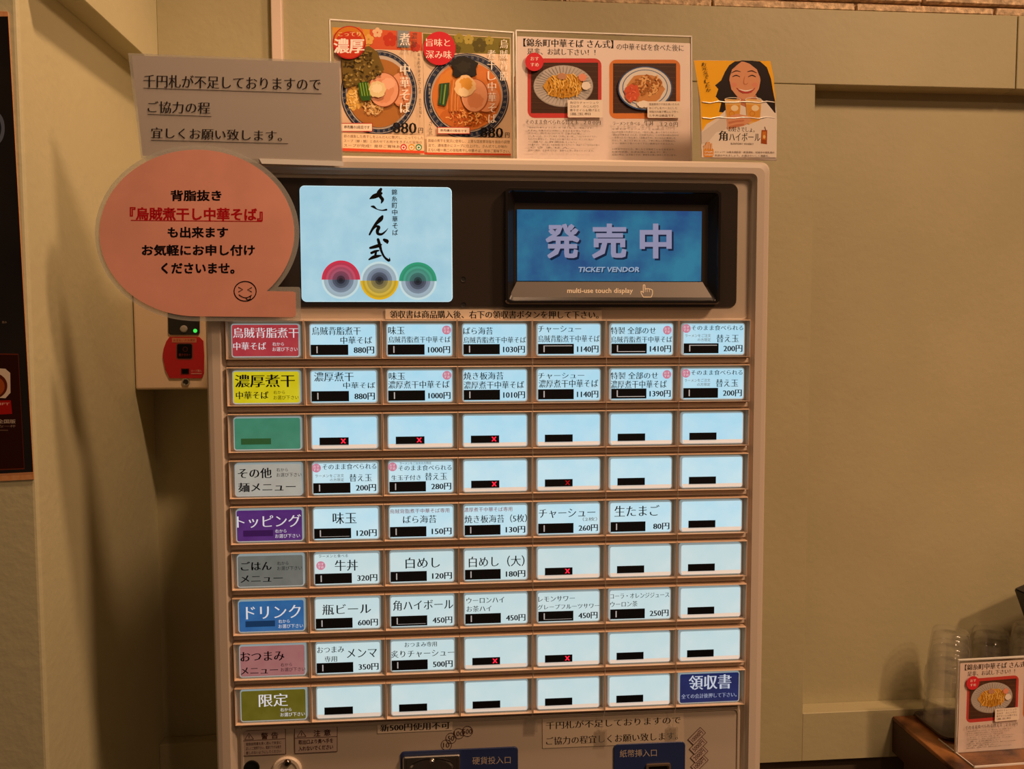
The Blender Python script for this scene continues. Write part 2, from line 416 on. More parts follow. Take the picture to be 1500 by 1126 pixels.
# screen sits in the bottom of the funnel; the door face behind is covered by it
sy = y_p - .0016
sx0, sx1 = X(757.5, 360, sy).x, X(1027.5, 360, sy).x; sz1, sz0 = X(890, 308, sy).z, X(890, 411.5, sy).z
m.box(sx0, sx1, sy, sy + .001, sz0, sz1, M_scr); sc_ = m.build('screen', td)
P = Print(crop(yplane(sy), 700, 240, 3.409))
for tt, xa, xb in (('発', 338, 508), ('売', 570, 742), ('中', 808, 968)):
    P.text(tt, xa + 9, 306, xb + 9, 482, glow('#0b2a50', .5), 'x', res=2)
    P.text(tt, xa, 298, xb, 472, glow('#a39fc0', .72), 'x', res=2)
P.text('TICKET VENDOR', 503, 518, 810, 544, glow('#0b2a50', .5), 'x', skew=4)
P.text('TICKET VENDOR', 499, 514, 806, 540, glow('#a9bdd8', .7), 'x', skew=4)
P.build('screen_lettering', sc_)
# silver sloping strip under the screen
pa, pb, pc, pd = X(757, 412.5, sy - .0002), X(1029, 413, sy - .0002), X(1044, 437.6, -.0052), X(744.5, 437.4, -.0052)
m = MB(); M_str = mat('brushed_silver_plastic', (.16, .145, .13), .35, metal=.3)
back = Vector((0, .0015, 0))
m.add([pa, pb, pc, pd, pa + back, pb + back, pc + back, pd + back], [[0, 3, 2, 1], [4, 5, 6, 7], [0, 1, 5, 4], [1, 2, 6, 5], [2, 3, 7, 6], [3, 0, 4, 7]], M_str)
sp = m.build('silver_strip', td)
nn = (pb - pa).cross(pd - pa).normalized(); nn = -nn if nn.y > 0 else nn
P = Print(crop(Pl(pa, nn), 700, 240, 3.409))
M_cr = ink('#e6d8c0')
P.text('multi-use touch display', 446, 620, 774, 652, M_cr, 'b')
hnd = [(826, 645), (826, 604), (834, 604), (835, 625), (845, 622), (856, 624), (865, 626), (872, 632), (872, 648), (866, 665), (826, 665), (815, 645), (814, 636), (822, 638)]
for i in range(len(hnd)): P.line(*hnd[i], *hnd[(i + 1) % len(hnd)], 4, M_cr)
for x in (835, 845, 856): P.line(x, 625, x, 640, 3, M_cr)
P.build('strip_lettering', sp)

def sticker(name, quad, matp, y=YF - .0004, parent=VM):
    pl = yplane(y); m = MB(); v = [pl(*q) for q in quad]; bk = [p + Vector((0, .0004, 0)) for p in v]
    m.add(v + bk, [[0, 3, 2, 1], [4, 5, 6, 7], [0, 1, 5, 4], [1, 2, 6, 5], [2, 3, 7, 6], [3, 0, 4, 7]], matp)
    return m.build(name, parent), pl
M_lab = mat('label_tape', (.74, .63, .50), .45)
s_, pl = sticker('instruction_label', [(564.5, 452.5), (881.5, 454.5), (881.5, 468), (564.5, 467.5)], M_lab, YF - .0022)
P = Print(pl); P.text('領収書は商品購入後、右下の領収書ボタンを押して下さい。', 571, 454.5, 877, 466, K, 'M', tilt=.8); P.build('label_lettering', s_)

# ribs between the rows of buttons
lx0, lx1 = -.0065, 6 * PX + BW + .0065
rib = MB(); rib.loft([rr(-(lx1 - lx0) / 2, 0, (lx1 - lx0) / 2, .0052, .0008, .003, 2), rr(-(lx1 - lx0) / 2, 0, (lx1 - lx0) / 2, .0052, .0008, .0006, 2), rr(-(lx1 - lx0) / 2 + .0008, .0008, (lx1 - lx0) / 2 - .0008, .0044, .0004, 0, 2)], M_body)
r0 = rib.build('panel_rib', VM, origin=(0, 0, 0)); rmesh = r0.data
def put(o, loc, parent): o.location = Vector(loc) - wloc(parent); WORLD[o.name] = Vector(loc)
for r in range(9):
    z = Z0 - r * RY + .0045
    if r == 0: continue
    if r == 1: put(r0, ((lx0 + lx1) / 2, YF - .003, z + .0005), VM)
    else: place('panel_rib', rmesh, ((lx0 + lx1) / 2, YF - .003, z + .0005), VM)

# one menu button: housing (local origin at the top-left corner of its key)
mg = .00475; top = .0034; bot = .0022
hx0, hx1, hz0, hz1 = -mg, BW + mg, -BH - bot, top
def sharp(x0, z0, x1, z1, y): return [(x1, y, z1), (x0, y, z1), (x0, y, z0), (x1, y, z0)]
h = MB()
h.loft([sharp(hx0, hz0, hx1, hz1, YF), sharp(hx0, hz0, hx1, hz1, -.0052), sharp(hx0 + .0003, hz0 + .0004, hx1 - .0003, hz1 - .0004, -.0056), sharp(hx0 + .0006, hz0 + .0008, hx1 - .0006, hz1 - .0009, -.0056),
        sharp(hx0 + .0009, hz0 + .0008, hx1 - .0009, hz1 - .0016, YF - .0006)], M_house)
hmesh = h.build('menu_button', None, origin=(0, 0, 0)); HM = hmesh.data; bpy.data.objects.remove(hmesh)
c_ = MB(); M_cap = mat('clear_key_cap', (.5, .5, .48), .12, emit=.42, ecol='#b4cdd2', coat=.6)
c_.loft([rr(0, -BH, BW, 0, .0028, YF - .0005), rr(0, -BH, BW, 0, .0028, -.0012), rr(.0005, -BH + .0005, BW - .0005, -.0005, .0025, -.0018), rr(.001, -BH + .001, BW - .001, -.001, .0022, -.0018)], M_cap)
t_ = c_.build('key_cap', None, origin=(0, 0, 0)); CM = t_.data; bpy.data.objects.remove(t_)
# lower bevel of the clear cap, catches the room light
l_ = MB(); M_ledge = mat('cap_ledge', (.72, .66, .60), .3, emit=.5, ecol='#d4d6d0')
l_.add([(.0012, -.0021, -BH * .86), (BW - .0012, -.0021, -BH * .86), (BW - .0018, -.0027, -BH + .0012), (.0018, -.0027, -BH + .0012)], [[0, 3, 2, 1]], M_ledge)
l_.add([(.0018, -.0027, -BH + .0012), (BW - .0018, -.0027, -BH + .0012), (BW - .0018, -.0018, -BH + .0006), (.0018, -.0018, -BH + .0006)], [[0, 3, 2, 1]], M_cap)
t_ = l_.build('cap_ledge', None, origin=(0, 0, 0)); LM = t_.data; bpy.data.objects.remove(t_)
def card_mesh(matc):
    c = MB(); c.loft([rr(.0012, -BH + .0012, BW - .0012, -.0012, .002, -.0017), rr(.0012, -BH + .0012, BW - .0012, -.0012, .002, -.0020)], matc)
    o = c.build('label_card', None, origin=(0, 0, 0)); me = o.data; bpy.data.objects.remove(o); return me
CW = [card_mesh(emis_noise('card_white_a', '#9fd8f0', '#c2e2ee', 16, .95)), card_mesh(emis_noise('card_white_b', '#aedcee', '#cee6ec', 16, .95)), card_mesh(emis_noise('card_white_c', '#bcdade', '#d4e2e2', 16, .92))]
def hdr(n, c1, c2, s): return card_mesh(emis_noise('card_' + n, c1, c2, 60, s))
CH = [hdr('red', '#cc3a48', '#d84a50', .55), hdr('yellow', '#d8c408', '#e0d020', .78), hdr('green', '#479a78', '#50a482', .55), hdr('cream', '#c4bcae', '#ccc6b8', .62), hdr('purple', '#5c2a7c', '#663488', .6),
      hdr('grey', '#7f8078', '#8a8a82', .55), hdr('blue', '#2e6cac', '#3878b6', .62), hdr('pink', '#c07a78', '#c88480', .55), hdr('olive', '#6e6414', '#7c7020', .6), hdr('navy', '#16265e', '#1a2c68', .7)]
LONG = '烏賊背脂煮干中華そば'; LONG2 = '濃厚煮干中華そば'
pink = ink('#d46a80'); grey = ink('#7e98a4'); txk = ink('#0e1420')
KAE = [('B', .06, .17), ('そのまま食べられる', .14, .07, .97, .23, txk, 'm'), ('ラーメンをご注文', .04, .34, .45, .44, grey, 'g'), ('の方限定', .24, .47, .45, .57, grey, 'g'), ('替え玉', .54, .36, .90, .60, txk, 'm'), '200円']
E_ = 'empty'; XX = 'x'
BT = {
 (0,1): [('烏賊背脂煮干', .04, .10, .766, .34, txk, 'm'), ('中華そば', .46, .39, .935, .61, txk, 'm'), '880円'],
 (0,2): [('味玉', .03, .09, .28, .33, txk, 'm'), ('B', .91, .2), (LONG, .03, .39, .97, .58, txk, 'm'), '1000円'],
 (0,3): [('ばら海苔', .02, .12, .47, .34, txk, 'm'), (LONG, .02, .41, .98, .60, txk, 'm'), '1030円'],
 (0,4): [('チャーシュー', .02, .08, .69, .28, txk, 'm'), (LONG, .02, .37, .98, .58, txk, 'm'), '1140円'],
 (0,5): [('特製 全部のせ', .01, .12, .72, .34, txk, 'm'), ('B', .9, .22), (LONG, .01, .41, .98, .60, txk, 'm'), '1410円'],
 (0,6): KAE, (1,6): KAE,
 (1,1): [('濃厚煮干', .06, .06, .65, .34, txk, 'm'), ('中華そば', .49, .37, .97, .56, txk, 'm'), '880円'],
 (1,2): [('味玉', .03, .08, .28, .31, txk, 'm'), ('B', .91, .18), (LONG2, .02, .34, .95, .57, txk, 'm'), '1000円'],
 (1,3): [('焼き板海苔', .02, .09, .63, .32, txk, 'm'), (LONG2, .02, .37, .95, .60, txk, 'm'), '1010円'],
 (1,4): [('チャーシュー', .02, .13, .74, .31, txk, 'm'), (LONG2, .03, .34, .96, .58, txk, 'm'), '1140円'],
 (1,5): [('特製 全部のせ', .01, .12, .76, .34, txk, 'm'), ('B', .9, .2), (LONG2, .01, .38, .9, .62, txk, 'm'), '1390円'],
 (2,1): XX, (2,2): XX, (2,3): XX, (2,4): E_, (2,5): E_, (2,6): E_,
 (3,1): [('B', .07, .17), ('そのまま食べられる', .16, .05, .97, .23, txk, 'm'), ('ラーメンをご注文', .05, .36, .48, .46, grey, 'g'), ('の方限定', .27, .49, .48, .59, grey, 'g'), ('替え玉', .56, .37, .9, .60, txk, 'm'), '200円'],
 (3,2): [('B', .07, .17), ('ラーメンをご注文の方限定', .18, .03, .66, .11, grey, 'g'), ('そのまま食べられる', .16, .13, .97, .30, txk, 'm'), ('生玉子付き', .05, .43, .5, .59, txk, 'm'), ('替え玉', .56, .37, .9, .60, txk, 'm'), '280円'],
 (3,3): XX, (3,4): XX, (3,5): E_, (3,6): E_,
 (4,1): [('味玉', .3, .15, .66, .50, txk, 'm'), '120円'],
 (4,2): [('烏賊背脂煮干中華そば専用', .02, .08, .93, .22, pink, 'g'), ('ばら海苔', .22, .29, .73, .53, txk, 'm'), '150円'],
 (4,3): [('濃厚煮干中華そば専用', .01, .08, .76, .22, pink, 'g'), ('焼き板海苔（5枚）', .02, .32, .99, .57, txk, 'm'), '130円'],
 (4,4): [('チャーシュー', .03, .18, .92, .46, txk, 'm'), ('（2枚）', .72, .46, .95, .58, grey, 'g'), '260円'],
 (4,5): [('生たまご', .08, .12, .8, .46, txk, 'm'), '80円'], (4,6): E_,
 (5,1): [('ラーメンと食べる', .08, .04, .52, .14, txk, 'g'), ('B', .11, .38), ('牛丼', .32, .22, .67, .56, txk, 'm'), '320円'],
 (5,2): [('白めし', .25, .2, .78, .54, txk, 'm'), '120円'], (5,3): [('白めし（大）', .08, .22, .95, .56, txk, 'm'), '180円'],
 (5,4): XX, (5,5): E_, (5,6): E_,
 (6,1): [('瓶ビール', .12, .2, .86, .52, txk, 'm'), '600円'], (6,2): [('角ハイボール', .05, .14, .98, .46, txk, 'm'), '450円'],
 (6,3): [('ウーロンハイ', .04, .12, .63, .30, txk, 'm'), ('お茶ハイ', .04, .38, .43, .57, txk, 'm'), '450円'],
 (6,4): [('レモンサワー', .02, .15, .6, .32, txk, 'm'), ('グレープフルーツサワー', .01, .41, .99, .57, txk, 'm'), '450円'],
 (6,5): [('コーラ・オレンジジュース', .02, .13, .97, .29, txk, 'm'), ('ウーロン茶', .02, .38, .46, .56, txk, 'm'), '250円'], (6,6): E_,
 (7,1): [('おつまみ', .03, .12, .44, .32, txk, 'm'), ('専用', .14, .42, .33, .60, txk, 'm'), ('メンマ', .48, .22, .94, .50, txk, 'm'), '350円'],
 (7,2): [('おつまみ専用', .22, .07, .72, .23, txk, 'm'), ('炙りチャーシュー', .01, .32, .99, .55, txk, 'm'), '500円'],
 (7,3): XX, (7,4): XX, (7,5): E_, (7,6): E_, (8,1): E_, (8,2): E_, (8,3): E_, (8,4): E_, (8,5): E_,
 (8,6): [('領収書', .16, .08, .86, .55, glow('#c8ccd8', .9), 'M'), ('全ての会計後押して下さい。', .04, .68, .95, .83, glow('#aeb2c8', .8), 'm')],
}
wt = glow('#e4dcdc', .85)
def sm(x, y, mm): return [('右から', x, y, x + .17, y + .11, mm, 'g'), ('お選び下さい', x, y + .15, x + .37, y + .27, mm, 'g')]
BH_T = [
 [('烏賊背脂煮干', .03, .12, .99, .42, wt, 'm'), ('中華そば', .03, .55, .51, .78, wt, 'm')] + sm(.6, .55, wt),
 [('濃厚煮干', .04, .12, .92, .50, txk, 'M'), ('中華そば', .05, .62, .53, .85, txk, 'M')] + sm(.6, .60, txk),
 [], [('その他', .05, .14, .55, .45, txk, 'M'), ('麺メニュー', .05, .58, .90, .86, txk, 'M')] + sm(.62, .15, txk),
 [('トッピング', .02, .18, .97, .56, wt, 'm')] + sm(.58, .62, wt),
 [('ごはん', .06, .2, .52, .47, txk, 'M'), ('メニュー', .05, .62, .68, .84, txk, 'M')] + sm(.60, .22, txk),
 [('ドリンク', .12, .18, .94, .58, wt, 'm')] + sm(.60, .62, wt),
 [('おつまみ', .02, .2, .68, .50, txk, 'M'), ('メニュー', .02, .68, .58, .90, txk, 'M')] + sm(.62, .58, txk),
 [('限定', .28, .14, .72, .54, wt, 'm')] + sm(.6, .60, wt)]
M_bar = mat('price_window', (.006, .006, .008), .2)
M_led = mat('red_led', '#400000', .4, emit=1.6, ecol='#ff2038')
M_led2 = mat('red_led_dim', '#300000', .4, emit=.35, ecol='#ff1020')
M_tick = mat('window_tick', '#b0b0b0', .4, emit=.45, ecol='#c8ccd0')
def xl(o): return o
for r in range(9):
    for c in range(7):
        ox, oz = c * PX, Z0 - r * RY
        kind = BT.get((r, c)) if c else 'head'
        b = place('menu_button', HM, (ox, 0, oz), VM)
        place('key_cap', CM, (ox, 0, oz), b)
        if c == 0: cm = CH[r]
        elif (r, c) == (8, 6): cm = CH[9]
        else: cm = CW[0 if r < 3 else 1 if r < 5 else 2]
        place('label_card', cm, (ox, 0, oz), b)
        mp = lambda u, v, o=0, ox=ox, oz=oz: Vector((ox + u * BW, -.0021 - o, oz - v * BH))
        # price window
        wv = MB()
        if kind in (XX, E_):
            wv.box(ox + .125 * BW, ox + .56 * BW, -.0026, -.0015, oz - .865 * BH, oz - .64 * BH, M_bar)
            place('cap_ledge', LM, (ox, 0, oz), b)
            if kind == XX:
                P = Print(mp, base=.0006); ml = M_led2 if (r, c) == (3, 4) else M_led
                P.line(.45, .68, .51, .82, .02, ml); P.line(.51, .68, .45, .82, .02, ml)
                P.mb.build('sold_out_mark', b)
            wv.build('price_window', b)
        elif c and (r, c) != (8, 6):
            wv.box(ox + .02 * BW, ox + .575 * BW, -.0026, -.0015, oz - .94 * BH, oz - .63 * BH, M_bar)
            wo = wv.build('price_window', b)
            P = Print(mp, base=.0006)
            P.rect(.105, .68, .122, .88, M_tick)
            if c == 5 and r < 2: P.rect(.122, .865, .55, .885, M_tick)
            if (r, c) in ((0, 6), (0, 4)): P.rect(.122, .68, .55, .70, M_tick)
            if (r, c) in ((4, 1), (6, 2), (6, 4)): P.rect(.122, .875, .55, .885, M_tick)
            P.build('window_tick', b)
        elif c == 0 and r in (2, 4, 6):
            dk = {2: '#3c6a38', 4: '#4a1c60', 6: '#1c4470'}[r]
            wv.box(ox + .11 * BW, ox + .55 * BW, -.0024, -.0015, oz - .82 * BH, oz - .64 * BH, glow(dk, .5)); wv.build('price_window', b)
        items = BH_T[r] if c == 0 else (kind if isinstance(kind, list) else [])
        if items:
            P = Print(mp)
            for it in items:
                if isinstance(it, str):
                    n = len(it); xa = {5: .625, 4: .655, 3: .70}[n]
                    P.text(it, xa, .69, .962, .90, txk, 'P')
                elif it[0] == 'B':
                    P.ell(it[1], it[2], .068, .135, glow('#e08aa0', .75), n=20)
                    P.text('おす', it[1] - .045, it[2] - .085, it[1] + .045, it[2] - .005, glow('#f0d8e0', .9), 'g')
                    P.text('すめ', it[1] - .045, it[2] + .01, it[1] + .045, it[2] + .09, glow('#f0d8e0', .9), 'g')
                else:
                    P.text(it[0], *it[1:5], it[5], it[6])
            P.build('button_lettering', b)

# ------------------------------------------------------------------ lower part of the machine
lx = X(352, 1080, YF).x; rx = X(1083, 1050, YF).x; lzt = Z0 - 8 * RY - BH - .0075
m = MB(); m.loft([rr(lx, .30, rx, lzt, .006, YF + .001), rr(lx, .30, rx, lzt, .006, YF - .0022), rr(lx + .0012, .3012, rx - .0012, lzt - .0012, .006, YF - .003), rr(lx + .003, .303, rx - .003, lzt - .003, .005, YF - .003), rr(lx + .004, .304, rx - .004, lzt - .004, .005, YF - .0018)], M_body2)
m.build('coin_panel', VM); YC = YF - .0018
BRN = ink('#4a2a22')
for nm, q, big, ls in (('warning_label', [(354.6, 1070.5), (418, 1067), (418.7, 1104), (355.5, 1107)], '警告', ['取扱説明書を良く読んで安全に', '正しくご使用下さい。電源プラグは抜き', '差しのないようにしてください']),
                       ('caution_label', [(431.4, 1066.5), (494, 1063.9), (494, 1100.3), (432, 1103.5)], '注意', ['取出口より奥へ手を', '入れないでください'])):
    s_, pl = sticker(nm, q, mat('label_grey', (.50, .40, .34), .5), YC - .0005)
    P = Print(pl); (ax, ay), (bx, by), (cx_, cy_), (dx, dy) = q
    def L(p, q2, w=.8): P.line(*p, *q2, w, BRN)
    L(q[0], q[1]); L(q[1], q[2]); L(q[2], q[3]); L(q[3], q[0])
    t = (by - ay) / (bx - ax); ym = ay + 14.5
    L((ax, ym), (bx, ym + (by - ay)))
    P.line(ax + 4, ay + 12.5, ax + 10, ay + 3, .7, BRN); P.line(ax + 10, ay + 3, ax + 17, ay + 11.8, .7, BRN); P.line(ax + 17, ay + 11.8, ax + 4, ay + 12.5, .7, BRN); P.line(ax + 10.4, ay + 6, ax + 10.4, ay + 10.5, .9, BRN)
    P.text(big[0], ax + 28, ay + 2.5, ax + 38, ay + 12, BRN, 'b', tilt=-.5); P.text(big[1], ax + 43, ay + 1.6, ax + 53, ay + 11, BRN, 'b', tilt=-.5)
    n = len(ls); hh = 19 / n
    for i, s in enumerate(ls): P.text(s, ax + 6, ym + 2.4 + i * hh, bx - 6, ym + 2.4 + i * hh + hh * .72, BRN, 'g' if n == 3 else 'b', tilt=-3)
    P.build('label_lettering', s_)
s_, pl = sticker('coin_notice_label', [(552.5, 1060), (663, 1055), (662.7, 1069), (553, 1074)], M_lab, YC - .0006)
P = Print(pl); P.text('新500円使用不可', 557, 1060.5, 659, 1071.5, K, 'M', tilt=-4.3); P.build('label_lettering', s_)
s_, pl = sticker('banknote_notice_label', [(794.6, 1052.6), (1001, 1044), (1002, 1087), (795, 1095.6)], mat('label_cream', (.62, .52, .40), .5), YC - .0006)
P = Print(pl); P.text('千円札が不足しておりますので', 799.5, 1057, 997, 1068, K, 'm', tilt=-8.5); P.text('ご協力の程宜しくお願い致します。', 800, 1079.5, 993, 1091, K, 'm', tilt=-8); P.build('label_lettering', s_)
# coin circles
for (cx, cy), tt in (((653.9, 1090.7), '10'), ((660.8, 1080.8), '50'), ((672, 1074), '100'), ((684.8, 1070.7), '500')):
    P = Print(yplane(YC), base=.0003); P.ring(cx, cy, 8, 8, .8, BRN, n=20); P.text(tt, cx - len(tt) * 2.3, cy - 3.6, cx + len(tt) * 2.3, cy + 3.6, BRN, 'g'); P.build('coin_mark', VM)
# coin inlet
M_blue = mat('navy_blue_plate', (.02, .035, .12), .35)
pl = yplane(YC)
def plate(name, q, m_, r=.004, t=.0015, parent=VM):
    a = X(q[0], q[1], YC - t); b = X(q[2], q[3], YC - t)
    mm = MB(); mm.loft([rr(a.x, b.z, b.x, a.z, r, YC), rr(a.x, b.z, b.x, a.z, r, YC - t * .7), rr(a.x + .0005, b.z + .0005, b.x - .0005, a.z - .0005, r, YC - t)], m_)
    return mm.build(name, parent)
ci = plate('coin_inlet', (586.5, 1101.5, 759, 1180), M_blue)
P = Print(yplane(YC - .0015)); P.text('硬貨投入口', 692, 1108.5, 748, 1119.5, ink('#b8a898'), 'g', tilt=-1.5); P.build('inlet_lettering', ci)
a = X(590, 1107, YC - .003); b = X(674.5, 1170, YC - .003)
m = MB(); m.loft([rr(a.x, b.z, b.x, a.z, .002, YC - .001), rr(a.x, b.z, b.x, a.z, .002, YC - .005), rr(a.x + .001, b.z + .001, b.x - .001, a.z - .001, .002, YC - .006), rr(a.x + .003, b.z + .003, b.x - .003, a.z - .003, .002, YC - .006), rr(a.x + .004, b.z + .004, b.x - .004, a.z - .004, .002, YC - .002)], M_steel)
co = m.build('steel_frame', ci)
c = X(632, 1122, YC - .006); m = MB(); n = 24
m.loft([[(c.x + (.022 + .002 * (k == 0)) * math.cos(2 * PI * i / n), YC - .003 - .002 * k, c.z - .004 + .010 * math.sin(2 * PI * i / n)) for i in range(n)] for k in (0, 1)], M_steel)
m.build('coin_chute', ci)
c = X(633, 1116.5, YC - .008); m = MB(); m.loft([[(c.x + r_ * math.cos(2 * PI * i / 16), y_, c.z + r_ * math.sin(2 * PI * i / 16)) for i in range(16)] for r_, y_ in ((.0032, YC - .004), (.0032, YC - .007), (.0018, YC - .0088))], M_steel, smooth=True)
m.build('rivet', ci)
# banknote inlet
bi = plate('banknote_inlet', (899, 1090.5, 1003, 1180), M_blue, .005)
P = Print(yplane(YC - .0015)); P.text('紙幣挿入口', 908, 1098, 962, 1109, ink('#b8a898'), 'g', tilt=-1.5); P.build('inlet_lettering', bi)
a = X(946.5, 1119.5, YC - .003); b = X(982, 1180, YC - .003)
m = MB(); m.loft([rr(a.x, b.z, b.x, a.z, .002, YC - .001), rr(a.x, b.z, b.x, a.z, .002, YC - .004), rr(a.x + .002, b.z + .002, b.x - .002, a.z - .002, .002, YC - .004), rr(a.x + .0035, b.z + .0035, b.x - .0035, a.z - .0035, .002, YC - .0018)], mat('bronze_frame', (.25, .18, .12), .35, metal=.6), mcap=M_blk)
m.build('slot_frame', bi)
# banknote marks
P0 = yplane(YC)
for (cx, cy), tt in (((1020.5, 1077.5), '10000円'), ((1022.5, 1091.5), '5000円'), ((1024, 1104.5), '2000円'), ((1024.5, 1117.5), '1000円')):
    ca, sa = math.cos(math.radians(-45)), math.sin(math.radians(-45))
    mp = lambda u, v, o=0, cx=cx, cy=cy: P0(cx + u * ca - v * sa, cy + u * sa + v * ca, o)
    P = Print(mp, base=.0004 + .0002 * (1118 - cy) / 40); wd = 17 if len(tt) > 6 else 13
    P.rect(-wd, -6, wd, 6, BRN); P.rect(-wd + .8, -5.2, wd - .8, 5.2, MC['label_grey']); P.text(tt, -wd + 3, -3.6, wd - 3, 3.6, BRN, 'b'); P.build('banknote_mark', VM)
# key hole and lock
c = X(369, 1124, YC); m = MB(); m.loft([[(c.x + r_ * math.cos(2 * PI * i / 24), y_, c.z + r_ * math.sin(2 * PI * i / 24)) for i in range(24)] for r_, y_ in ((.0082, YC), (.0082, YC - .0015), (.0068, YC - .0015), (.0065, YC - .0002))], mat('hole_black', (.004, .004, .004), .6)); m.build('finger_hole', VM)
c = X(421, 1127, YC); m = MB(); m.loft([[(c.x + r_ * math.cos(2 * PI * i / 32), y_, c.z + r_ * math.sin(2 * PI * i / 32)) for i in range(32)] for r_, y_ in ((.0155, YC), (.0155, YC - .002), (.014, YC - .0035), (.011, YC - .0035), (.010, YC - .0025))], mat('ivory_plastic', (.78, .66, .52), .35), smooth=False); lk = m.build('door_lock', VM)
c = X(421, 1117, YC - .004); m = MB(); m.loft([[(c.x + r_ * math.cos(2 * PI * i / 16), y_, c.z + r_ * math.sin(2 * PI * i / 16)) for i in range(16)] for r_, y_ in ((.0040, YC - .0030), (.0040, YC - .0045), (.0024, YC - .0062))], mat('dark_steel', (.2, .17, .15), .25, metal=1), smooth=True); m.build('lock_screw', lk)
# clear threads hung down the button columns, taped at the foot
M_thr = mat('nylon_thread', (.7, .62, .52), .25)
M_tape = clear('clear_tape', tint=(.95, .93, .9), gloss=.08, rough=.2, haze=.07)
for xx, yb, yt in ((3, 1053, 1068), (4, 1069, 1091), (5, 1065, 1087)):
    x = (xx + 1) * PX - mg - .0001 if xx < 9 else 0
    q = X(881 if xx == 4 else 985 if xx == 5 else 779, yb, YC - .002)
    m = MB(); m.tube([(x, -.0068, Z0 + .004), (x, -.0070, Z0 - 4 * RY), (x, -.0066, Z0 - 8 * RY - BH), (q.x, YC - .0022, q.z)], .0002, M_thr, 6)
    th = m.build('nylon_thread', VM)
    m = MB(); h_ = X(881, yt, YC - .002).z; m.box(q.x - .0062, q.x + .0062, YC - .0026, YC - .0021, h_, q.z + .0005, M_tape); m.build('tape_piece', th)

# ------------------------------------------------------------------ notices on the machine
def sheet(pts, pl, th, m_, off=0):
    m = MB(); a = [pl(x, y, off) for x, y in pts]; b = [p - pl.n * th for p in a]; n = len(a)
    m.add(a + b, [list(range(n))[::-1], [n + i for i in range(n)]] + [[i, (i + 1) % n, n + (i + 1) % n, n + i] for i in range(n)], m_)
    return m
pn = yplane(-.0092)
nq = [(188, 78), (499, 90), (503, 243), (207, 232)]
root = empty('laminated_notice', pn(345, 240), 'pale rectangular laminated notice with three underlined lines, above the salmon bubble', 'notice')
sheet([(193, 81), (497, 92.5), (501, 236), (209, 228)], pn, .0003, mat('notice_paper', (.86, .71, .66), .45)).build('paper_sheet', root)
sheet(nq, pn, .0003, M_film, .0006).build('laminate_film', root)
sheet([(380, 232.5), (502.5, 236.5), (503.5, 243.5), (384, 240)], pn, .0004, M_edge, .0011).build('edge_highlight', root)  # pale strip stands in for the bright reflection along the film's lower edge
P = Print(crop(pn, 0, 0, 3), base=.0008); GN = ink('#221c20')
P.text('千円札が不足しておりますので', 632, 328, 1410, 384, GN, 'm', tilt=16); P.line(632, 388, 1414, 413, 2.6, GN)
P.text('ご協力の程', 650, 445, 925, 496, GN, 'm', tilt=5); P.line(650, 503, 930, 513, 2.6, GN)
P.text('宜しくお願い致します。', 665, 560, 1240, 608, GN, 'm', tilt=14); P.line(665, 617, 1267, 632, 2.6, GN)
P.build('notice_lettering', root)

pb_ = yplane(-.0125)
def bubble(k, tail=0):
    pts = []; cx, cy, rx_, ry_ = 288.3, 341.2, 149.7 - k, 129.0 - k
    a0 = math.degrees(math.asin((420 + k * .9 - cy) / ry_)); 
    for i in range(73):
        a = math.radians(a0 - i * (360 - (90 - (180 - 90)) * 0 - (90 - a0)) / 72)
        pts.append((cx + rx_ * math.cos(a), cy + ry_ * math.sin(a)))
    # ends at the bottom of the circle; close round the square tail
    x1, y1, y0 = 440.5 - k, 470.5 - k, 420 + k
    pts += [(x1 - 4, y1 + (1 if k else 0)), (x1 - 1, y1 - 1), (x1, y1 - 4), (x1 - .6, y0 + 4), (x1 - 1.5, y0 + 1), (x1 - 4, y0)]
    return pts
root = empty('speech_bubble_notice', pb_(300, 470), 'salmon speech bubble notice, laminated, with bold black lines, one red line and a winking face', 'notice')
M_sal = mat('salmon_paper', (.80, .37, .28), .5, noise=.10, nscale=14)
sheet(bubble(7), pb_, .0003, M_sal).build('salmon_card', root)
sheet(bubble(0), pb_, .0004, M_film, .0006 - .0012).build('laminate_film', root)
P = Print(crop(pb_, 120, 200, 4.023))
BK = ink('#120c14'); RD = ink('#b4141c')
P.text('背脂抜き', 523, 315, 823, 380, BK, 'x'); P.text('『烏賊煮干し中華そば』', 282, 415, 1066, 492, RD, 'x', tilt=6); P.line(288, 493, 1062, 500, 5, RD)
P.text('も出来ます', 505, 531, 862, 597, BK, 'x'); P.text('お気軽にお申し付け', 353, 636, 1020, 702, BK, 'x'); P.text('くださいませ。', 467, 743, 900, 808, BK, 'x')
P.ring(962, 911, 68, 61, 6, BK)
P.stroke([(924, 888, 5), (948, 901, 5), (924, 914, 5)], BK, sub=1); P.stroke([(1000, 890, 5), (976, 902, 5), (1000, 914, 5)], BK, sub=1)
P.stroke([(926, 932, 5), (950, 946, 5), (975, 948, 5), (1000, 934, 5)], BK); P.stroke([(968, 948, 5), (974, 960, 5), (990, 958, 5), (994, 940, 5)], BK)
P.build('notice_lettering', root)

